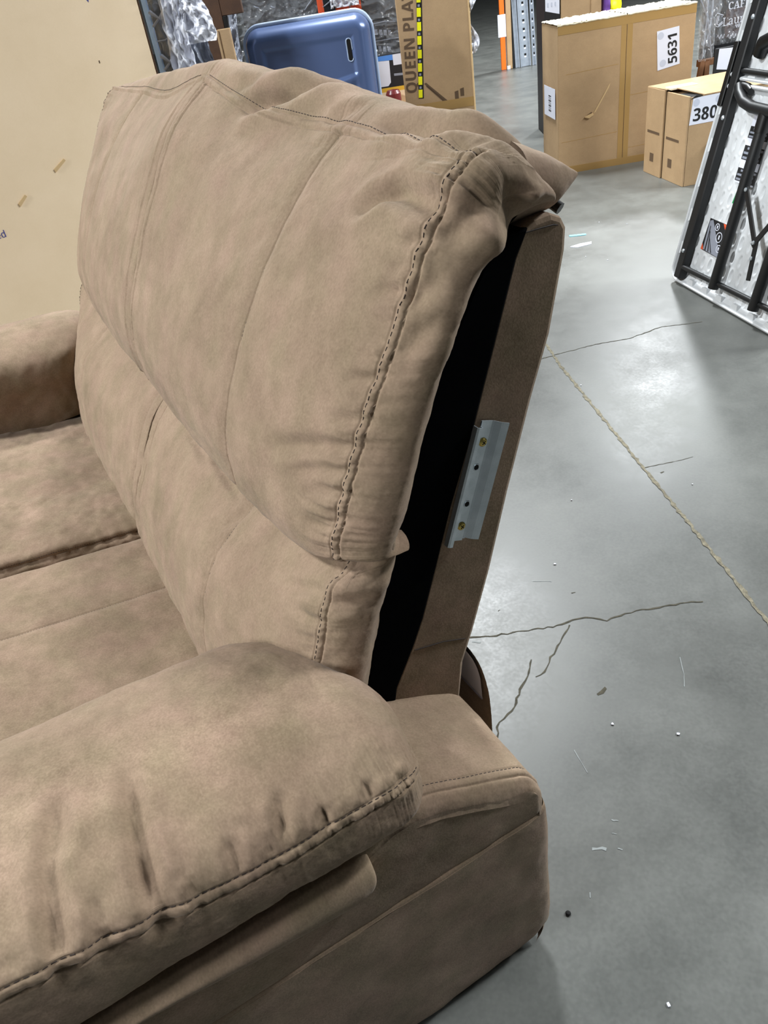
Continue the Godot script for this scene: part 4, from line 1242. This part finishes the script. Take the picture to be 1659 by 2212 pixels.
func left_stacks():
	# the big pale carton at the left
	var t = place("large_carton", "very large pale beige carton standing upright behind the sofa's far arm", "carton", 0.958, 3.772, 0.98, 0.2)
	bx("body", M.card_pale, t, -1.75, 0, -0.22, 0.0, 1.95, 0.0, 0.004)
	bx("cut_edge", M.card_edge, t, 0.0, 0, -0.012, 0.005, 1.95, 0.001, 0.001)
	lettering(t, "sed", 0.026, facing(-0.872, 0.684, 0.0006), M.ink_blue, false)
	print_on("blue_print", M.ink_blue, t, [[-0.205, 1.392], [-0.19, 1.44], [-0.235, 1.44]], 0.0)
	print_on("blue_print", M.ink_blue, t, [[-0.185, 1.400], [-0.15, 1.400], [-0.15, 1.412], [-0.163, 1.44], [-0.182, 1.44]], 0.0)
	for q in [[-0.752, 0.776, 0.045, 0.6], [-0.565, 0.862, 0.06, 0.5]]:
		print_on("scuff", M.card_torn, t, [[q[0], q[1]], [q[0] + q[2] * cos(q[3]), q[1] + q[2] * sin(q[3])], [q[0] + q[2] * cos(q[3]) + 0.006, q[1] + q[2] * sin(q[3]) - 0.008], [q[0] + 0.004, q[1] - 0.012]], 0.0, 0.004)
	print_on("speck", M.ink_faded, t, [[-0.238, 1.188], [-0.233, 1.188], [-0.233, 1.198], [-0.237, 1.198]], 0.0)
	# a framed dark panel in stretch film, its edge pale blue
	t = place("wrapped_goods", "dark green panel with a pale blue edge wrapped in shiny clear film", "panel", 1.037, 3.958, 0.871, -0.491)
	bx("panel", M.black_box, t, 0.0, 0, -0.06, 0.17, 1.75, -0.012, 0.003)
	bx("blue_edge", M.pale_blue, t, -0.018, 0, -0.06, 0.006, 1.75, 0.0, 0.003)
	var f1 := crumple(5, 0.022, 9.0, Vector2(1.0, 0.6))
	obj("film", sheet(0.18, 1.75, 50, 300, f1), M.film, t, Vector3(0.0, 0, 0.0))
	for k in 9:
		var st := st_new()
		var y := 1.05 + k * 0.055
		tube(st, [Vector3(0.01, y, 0.012), Vector3(0.05, y + 0.035 * sin(k * 2.1), 0.02), Vector3(0.10, y + 0.03, 0.016), Vector3(0.15, y + 0.05 + 0.03 * sin(k * 1.3), 0.012)], 0.003 + 0.003 * (k % 3), 6)
		obj("film_fold", st, M.film_grey, t)
	t = place("film_bundle", "crumpled bundle of white stretch film hanging beside the pale carton", "plastic film", 1.005, 3.895, 0.871, -0.491)
	var f2 := crumple(9, 0.075, 7.0, Vector2(1.4, 0.5))
	obj("film_sheet", sheet(0.11, 1.62, 40, 260, func(x, y): return Vector3(x + 0.015 * sin(y * 9.0), y, 0.03 + f2.call(x, y))), M.film_white, t, Vector3(0.085, 0.0, 0.0))
	var f3 := crumple(10, 0.05, 8.0)
	obj("film_sheet", sheet(0.13, 0.22, 30, 40, func(x, y): return Vector3(x * (0.75 + 0.25 * sin(y * 14.0 + 1.0)), y, 0.03 + f3.call(x, y))), M.film_white, t, Vector3(0.165, 1.19, 0.01))
	var f4 := crumple(12, 0.05, 10.0, Vector2(1.2, 0.5))
	obj("film_sheet", sheet(0.12, 1.25, 30, 160, func(x, y): return Vector3(x * (1.0 + 0.12 * sin(y * 20.0)), y, f4.call(x, y))), M.film_grey, t, Vector3(0.135, 0.0, -0.01))
	# boards
	t = place("dark_board", "dark brown board leaning behind the white film", "board", 1.444, 4.354, 0.871, -0.491, "")
	bx("board", M.wood_dark, t, -0.06, 0, -0.03, 0.055, 1.6, 0.0, 0.003)
	bx("edge_strip", M.dark, t, 0.055, 0, -0.03, 0.075, 1.25, 0.004, 0.003)
	bx("edge_strip", M.wood_dark, t, 0.055, 1.25, -0.03, 0.16, 1.6, 0.0, 0.003)
	t = place("flat_carton", "narrow flattened brown carton between the dark board and the suitcase", "carton", 1.444, 4.354, 0.871, -0.491)
	bx("body", M.card, t, 0.02, 0, 0.02, 0.085, 1.20, 0.06, 0.003)
	bx("flap", M.card, t, 0.02, 0.9, 0.06, 0.03, 1.20, 0.068, 0.002)
	suitcase()
	# dark goods in stretch film
	t = place("wrapped_stack", "tall stack of black boxes wrapped in glossy clear film behind the suitcase", "stack", 1.767, 4.981, 0.871, -0.491)
	bx("box", M.black_box, t, 0.06, 0, -0.5, 1.0, 0.90, -0.02, 0.01)
	bx("box", M.black_box, t, 0.05, 0.90, -0.5, 1.0, 1.085, -0.015, 0.01)
	bx("box", M.black_box, t, 0.06, 1.085, -0.5, 1.0, 1.6, -0.02, 0.01)
	var f5 := crumple(21, 0.035, 6.0, Vector2(1.0, 1.8))
	obj("film", sheet(1.0, 1.65, 220, 300, f5), M.film, t, Vector3(0.02, 0, 0.0))
	obj("film_edge", sheet(0.06, 1.4, 12, 120, func(x, y): return Vector3(x + 0.025 * sin(y * 5.0), y, f4.call(x, y))), M.film_grey, t, Vector3(-0.02, 0.0, 0.0))
	for r in [[0.775, 1.025, 0.045], [0.76, 0.945, 0.05]]:
		for k in 5: print_on("faded_lettering", M.film_grey, t, [[r[0] + k * 0.026, r[1] - k * 0.005], [r[0] + k * 0.026 + 0.017, r[1] - k * 0.005 - 0.003], [r[0] + k * 0.026 + 0.017, r[1] - k * 0.005 + 0.024], [r[0] + k * 0.026, r[1] - k * 0.005 + 0.027]], -0.012)
	bx("grey_line", M.film_grey, t, 0.74, 0.985, -0.016, 1.0, 0.989, -0.0125, 0.001)
	var rng := RandomNumberGenerator.new()
	rng.seed = 99
	for k in 40:
		var x := rng.randf_range(0.06, 0.95)
		var y := rng.randf_range(0.98, 1.35)
		var a := rng.randf_range(-0.5, 0.8)
		var l := rng.randf_range(0.02, 0.09)
		var st := st_new()
		tube(st, [Vector3(x, y, 0.03), Vector3(x + l * 0.5 * cos(a), y + l * 0.5 * sin(a), 0.045), Vector3(x + l * cos(a), y + l * sin(a), 0.03)], rng.randf_range(0.0015, 0.004), 6)
		obj("film_fold", st, M.film_grey, t)
	obj("strap", box_mesh(Vector3(0.535, 1.13, 0.03), Vector3(0.60, 1.65, 0.036), 0.002), M.black_steel, t)
	bx("orange_label", M.orange_print, t, 0.50, 1.155, 0.022, 0.745, 1.40, 0.025, 0.001)
	var f6 := crumple(33, 0.03, 20.0)
	obj("torn_film", sheet(0.16, 0.12, 24, 20, f6), M.film_white, t, Vector3(0.575, 1.18, 0.03))
	t = place("printed_carton", "printed carton with a blue strip, white panel and yellow band beside the suitcase", "carton", 1.767, 4.981, 0.871, -0.491)
	bx("body", M.black_box, t, 0.70, 0, 0.06, 0.99, 0.922, 0.14, 0.004)
	print_on("blue_strip", M.sky_blue, t, [[0.70, 0.905], [0.888, 0.895], [0.888, 0.922], [0.70, 0.922]], 0.14)
	print_on("white_patch", M.paper, t, [[0.888, 0.868], [0.99, 0.868], [0.99, 0.922], [0.888, 0.922]], 0.14)
	print_on("white_panel", M.paper, t, [[0.70, 0.768], [0.845, 0.768], [0.862, 0.785], [0.866, 0.895], [0.70, 0.903]], 0.14, 0.002)
	print_on("faded_lettering", M.film_grey, t, [[0.885, 0.815], [0.95, 0.812], [0.95, 0.824], [0.885, 0.827]], 0.14)
	print_on("yellow_band", M.gold, t, [[0.70, 0.738], [0.99, 0.738], [0.99, 0.760], [0.70, 0.760]], 0.14)
	print_on("pale_band", M.card_pale, t, [[0.70, 0.55], [0.99, 0.55], [0.99, 0.738], [0.70, 0.738]], 0.14)
	t = place("red_jar_lid", "dark red rounded lid poking up beside the tall narrow carton", "lid", 1.767, 4.981, 0.871, -0.491)
	var st := st_new()
	add_lathe(st, Transform3D(Basis(), Vector3(0.868, 0.0, 0.20)), [[0.0, 0.0], [0.04, 0.0], [0.042, 0.65], [0.024, 0.67], [0.024, 0.69]], 20)
	obj("jar", st, M.card_pale, t)
	st = st_new()
	add_lathe(st, Transform3D(Basis(), Vector3(0.868, 0.0, 0.20)), [[0.0, 0.685], [0.041, 0.685], [0.044, 0.70], [0.043, 0.735], [0.034, 0.752], [0.0, 0.757]], 24)
	obj("lid", st, M.red, t)
	# narrow upright carton with the tape rule
	t = place("narrow_carton", "narrow upright carton printed QUEEN PLATFORM with a yellow dashed tape down it", "carton", 2.328, 4.091, 0.871, -0.491)
	bx("body", M.card, t, 0.008, 0, -0.10, 0.378, 1.55, 0.0, 0.004)
	lettering(t, "QUEEN PLATFORM", 0.056, facing(0.066, 1.10, 0.0008, PI / 2 - 0.06), M.ink_faded)
	var tape = obj("tape_rule", box_mesh(Vector3(-0.014, 0, 0.0004), Vector3(0.014, 0.82, 0.0014), 0.0004), M.black_steel, t, Transform3D(Basis(Vector3(0, 0, 1), -0.085), Vector3(0.092, 0.728, 0.0)))
	for k in 13:
		bx("yellow_block", M.yellow, tape, -0.013, 0.004 + k * 0.0618, 0.0014, 0.008, 0.043 + k * 0.0618, 0.0024, 0.0004)
		bx("grey_block", M.film_grey, tape, -0.008, 0.047 + k * 0.0618, 0.0014, 0.003, 0.058 + k * 0.0618, 0.002, 0.0003)
	print_on("bed_drawing", M.ink_faded, t, [[0.115, 0.795], [0.126, 0.80], [0.252, 0.682], [0.240, 0.676]], 0.0)
	print_on("bed_drawing", M.ink_faded, t, [[0.252, 0.682], [0.240, 0.676], [0.195, 0.625], [0.207, 0.622]], 0.0)
	print_on("bed_drawing", M.ink_faded, t, [[0.124, 0.782], [0.13, 0.786], [0.232, 0.686], [0.226, 0.68]], 0.0)
	for q in [[0.275, 0.70], [0.305, 0.71]]: print_on("care_mark", M.ink_faded, t, [[q[0], q[1]], [q[0] + 0.02, q[1]], [q[0] + 0.02, q[1] + 0.04], [q[0], q[1] + 0.036]], 0.0)
	bx("clear_tape", M.amber_tape, t, 0.008, 0.655, 0.0002, 0.378, 0.70, 0.0007, 0.0002)
	bx("worn_edge", M.card_torn, t, 0.374, 0.0, -0.012, 0.384, 1.55, 0.002, 0.003)
	var f7 := crumple(41, 0.03, 12.0, Vector2(1, 0.7))
	obj("film_scrap", sheet(0.045, 0.30, 10, 60, func(x, y): return Vector3(x * (0.5 + 0.5 * sin(y * 30.0)), y, f7.call(x, y))), M.film_white, t, Vector3(0.380, 0.90, -0.02))

func far_corner():
	# pallet rack, beams and posts leaning in the background
	var t = place("pallet_rack", "orange pallet rack with a dark green beam in the far shadow", "rack", 6.35, 9.95, 0.871, -0.491)
	for x in [-0.45, -0.25, -0.05]: bx("post", M.orange, t, x, 0.0, -0.6, x + 0.09, 2.4, -0.52, 0.006)
	bx("beam", std(Color(0.07, 0.12, 0.1), 0.5), t, -0.9, 0.62, -0.5, 0.35, 0.74, -0.42, 0.006)
	bx("back_sheet", M.wood_dark, t, -0.9, 0.0, -0.75, 0.35, 2.4, -0.7, 0.004)
	bx("base_beam", M.dark, t, -0.9, 0.0, -0.5, 0.35, 0.08, -0.42, 0.006)
	t = place("orange_post", "slim orange steel post with a white tag, left of the cardboard tube", "post", 6.75, 9.08, 0.871, -0.491)
	bx("post", M.orange, t, -0.105, 0, -0.04, -0.045, 1.6, 0.0, 0.004)
	bx("white_tag", M.paper, t, -0.13, 0.36, 0.0, -0.032, 0.60, 0.004, 0.002)
	t = place("cardboard_tube", "brown cardboard corner post standing between the orange post and grey beams", "post", 6.75, 9.08, 0.871, -0.491)
	bx("post", M.card, t, -0.028, 0, -0.05, 0.035, 1.6, 0.0, 0.006)
	bx("end_cap", M.paper, t, -0.035, 0, 0.0, 0.005, 0.04, 0.004, 0.002)
	t = place("black_bar", "black steel bar leaning beside the cardboard corner post", "bar", 6.75, 9.08, 0.871, -0.491)
	bx("bar", M.black_steel, t, 0.038, 0, -0.05, 0.066, 1.6, 0.0, 0.004)
	var k := 0
	for q in [[0.07, 0.055, "plain grey steel channel leaning left of the perforated beam"], [0.135, 0.13, "grey steel beam with a row of square punched holes"], [0.285, 0.05, "narrow grey perforated upright right of the wide beam"]]:
		t = place("steel_beam", q[2], "beam", 6.75 + q[0] * 0.871, 9.08 - q[0] * 0.491, 0.871, -0.491, "grey steel beams leaning in the background")
		t.rotation.z = 0.035
		bx("web", M.galv, t, 0, 0, -0.03, q[1], 1.6, -0.012, 0.003)
		for x in [0.0, q[1] - 0.014]: bx("flange", M.galv, t, x, 0, -0.03, x + 0.014, 1.6, 0.006, 0.003)
		if k > 0:
			for h in 14:
				bx("hole", M.dark, t, q[1] * 0.42, 0.12 + h * 0.092, -0.0125, q[1] * 0.42 + 0.026, 0.145 + h * 0.092, -0.0105, 0.001)
				bx("hole_lip", M.film_white, t, q[1] * 0.42, 0.10 + h * 0.092, -0.0125, q[1] * 0.42 + 0.026, 0.118 + h * 0.092, -0.0095, 0.001)
		k += 1
	# goods behind the tall carton
	t = place("black_carton", "black carton with a lavender label behind the tall brown carton", "carton", 4.335, 5.468, 0.871, -0.491)
	bx("body", M.black_box, t, 0.055, 0, -0.4, 0.17, 1.2, 0.0, 0.004)
	print_on("label", M.paper, t, [[0.06, 0.875], [0.165, 0.845], [0.167, 1.1], [0.06, 1.1]], 0.0)
	for q in 3: print_on("print_mark", M.paper_mark, t, [[0.075 + q * 0.028, 0.90], [0.085 + q * 0.028, 0.898], [0.085 + q * 0.028, 0.925], [0.075 + q * 0.028, 0.927]], 0.0007)
	t = place("plain_carton", "plain brown carton just behind the top of the tall carton", "carton", 4.335, 5.468, 0.871, -0.491)
	bx("body", M.card, t, 0.175, 0, -0.35, 0.475, 1.2, 0.0, 0.004)
	bx("flap", M.card, t, 0.40, 0.3, 0.0, 0.475, 1.2, 0.006, 0.002)
	t = place("yellow_bag", "yellow and purple printed bag behind the tall carton", "bag", 4.335, 5.468, 0.871, -0.491)
	var f := crumple(55, 0.02, 8.0)
	obj("bag", sheet(0.15, 1.15, 20, 60, func(x, y): return 0.08 * sin(PI * x / 0.15) + f.call(x, y)), M.yellow, t, Vector3(0.485, 0, -0.05))
	obj("print_stripe", sheet(0.05, 1.15, 8, 60, func(x, y): return 0.085 * sin(PI * x / 0.15) + f.call(x, y) + 0.004), M.purple, t, Vector3(0.485, 0, -0.05))
	# the sign in film, its easel and the panel below
	t = place("cafe_sign", "black sign lettered CAFE in white, wrapped in clear film", "sign", 4.566, 4.126, 0.945, -0.326)
	bx("board", M.black_box, t, 0.03, 0.545, -0.03, 0.60, 1.25, 0.0, 0.004)
	bx("maroon_panel", M.maroon, t, 0.18, 0.64, 0.0, 0.60, 0.80, 0.002, 0.001)
	lettering(t, "CAFE", 0.040, facing(0.262, 0.818, 0.0032, 0.02), M.paper, true, true)
	lettering(t, "Laundry", 0.046, facing(0.29, 0.738, 0.0032, 0.04), M.paper, false, true)
	for q in [[[0.105, 0.775], [0.118, 0.79], [0.16, 0.772], [0.15, 0.765]], [[0.12, 0.775], [0.112, 0.72], [0.13, 0.712], [0.16, 0.73], [0.158, 0.738], [0.132, 0.722], [0.122, 0.728], [0.13, 0.775]]]:
		var st := st_new()
		var pts := []
		for e in q: pts.append(Vector3(e[0], e[1], 0.004))
		tube(st, pts, 0.003, 6)
		obj("script_stroke", st, M.paper, t)
	for q in [[0.13, 0.655, 0.05], [0.20, 0.645, 0.06], [0.25, 0.70, 0.03]]:
		var st := st_new()
		var pts := []
		for e in 9: pts.append(Vector3(q[0] + q[2] * e / 8.0, q[1] + 0.014 * sin(e * 1.7), 0.004))
		tube(st, pts, 0.0025, 6)
		obj("script_stroke", st, M.paper, t)
	var f8 := crumple(61, 0.03, 7.0, Vector2(1.4, 0.8))
	obj("film", sheet(0.62, 0.64, 100, 110, f8), M.film, t, Vector3(-0.02, 0.615, 0.03))
	obj("film_gather", sheet(0.16, 0.36, 40, 60, func(x, y): return Vector3(x * (0.65 + 0.5 * y), y, 0.03 + f8.call(x, y) * 1.3)), M.film, t, Vector3(-0.03, 0.545, 0.03))
	for q in [[-0.03, 1.30, 0.09, 0.55], [0.03, 1.30, 0.025, 0.55], [0.065, 1.30, 0.05, 0.62]]:
		var st := st_new()
		tube(st, [Vector3(q[0], 0.9, 0.03), Vector3(lerpf(q[0], q[2], 0.5), 0.78, 0.045), Vector3(q[2], q[3], 0.03)], 0.005, 6)
		obj("film_fold", st, M.film_grey, t)
	t = place("easel", "small reddish wooden easel with splayed legs under the black sign", "easel", 4.566, 4.126, 0.945, -0.326)
	for q in [[-0.03, 0.04], [0.09, 0.07], [0.03, 0.055]]:
		var st := st_new()
		prism(st, [Vector3(q[0] - 0.016, 0, 0.0), Vector3(q[0] + 0.016, 0, 0.0), Vector3(q[1] + 0.016, 0.54, 0.0), Vector3(q[1] - 0.016, 0.54, 0.0)], Vector3(0, 0, 0.022))
		obj("leg", st, M.wood, t, Vector3(0, 0, -0.03 if q[0] == 0.03 else 0.0))
	bx("ledge", M.wood, t, 0.02, 0.50, -0.03, 0.56, 0.543, 0.0, 0.003)
	t = place("lavender_board", "pale lavender printed board with a green corner mark below the sign", "board", 4.566, 4.126, 0.945, -0.326)
	bx("frame", M.black_box, t, 0.075, 0, 0.085, 0.32, 0.605, 0.10, 0.003)
	print_on("sheet", M.paper, t, [[0.093, 0.485], [0.23, 0.462], [0.232, 0.592], [0.10, 0.60]], 0.10)
	print_on("green_mark", std(Color(0.50, 0.62, 0.25), 0.6), t, [[0.213, 0.55], [0.232, 0.548], [0.232, 0.59], [0.213, 0.592]], 0.1007)

func litter():
	# loose scraps that can be told apart, then the dust of chips
	var t = obj("plastic_scrap", box_mesh(Vector3(-0.045, 0.0, -0.012), Vector3(0.045, 0.003, 0.012), 0.001), std(Color(0.45, 0.75, 0.82), 0.5), self, Transform3D(Basis(Vector3.UP, -0.6), p(2.883, 0, 3.324)))
	tag(t, "small pale blue scrap lying on the concrete behind the sofa", "scrap")
	var st := st_new()
	prism(st, [Vector3(-0.06, 0, -0.01), Vector3(0.0, 0, -0.025), Vector3(0.065, 0, -0.02), Vector3(0.05, 0, 0.012), Vector3(-0.03, 0, 0.02)], Vector3(0, 0.003, 0))
	t = obj("paper_scrap", st, M.paper, self, Transform3D(Basis(Vector3.UP, -0.3), p(2.786, 0, 3.18)))
	tag(t, "torn white paper scrap on the floor next to the blue scrap", "scrap")
	st = st_new()
	add_lathe(st, Transform3D(Basis(), Vector3.ZERO), [[0.0, 0.0], [0.0045, 0.0], [0.005, 0.002], [0.003, 0.004], [0.0, 0.0045]], 10)
	t = obj("pebble", st, M.dark, self, p(0.444, 0, 0.522))
	tag(t, "small dark pebble on the floor beside the sofa's lower corner", "pebble")
	var rng := RandomNumberGenerator.new()
	rng.seed = 17
	st = st_new()
	for k in 110:
		var x := rng.randf_range(0.45, 5.2)
		var w := rng.randf_range(0.3, 5.6)
		if (x < 0.75 and w > 0.45 and w < 2.6) or (x > 2.2 and w < 2.9 and x - 2.2 < 0.9) or (x > 3.3 and w > 3.0) or w > 4.4: continue
		var r := rng.randf_range(0.0015, 0.0038)
		var pts := []
		for e in 6:
			var g := TAU * e / 6 + rng.randf() * 0.5
			pts.append(p(x, 0.0002, w) + Vector3(cos(g) * r * rng.randf_range(0.5, 1.4), 0, sin(g) * r))
		prism(st, pts, Vector3(0, 0.0025, 0))
	t = obj("chips", st, M.paper, self)
	tag(t, "tiny white chips scattered over the concrete floor", "debris", "", "stuff")
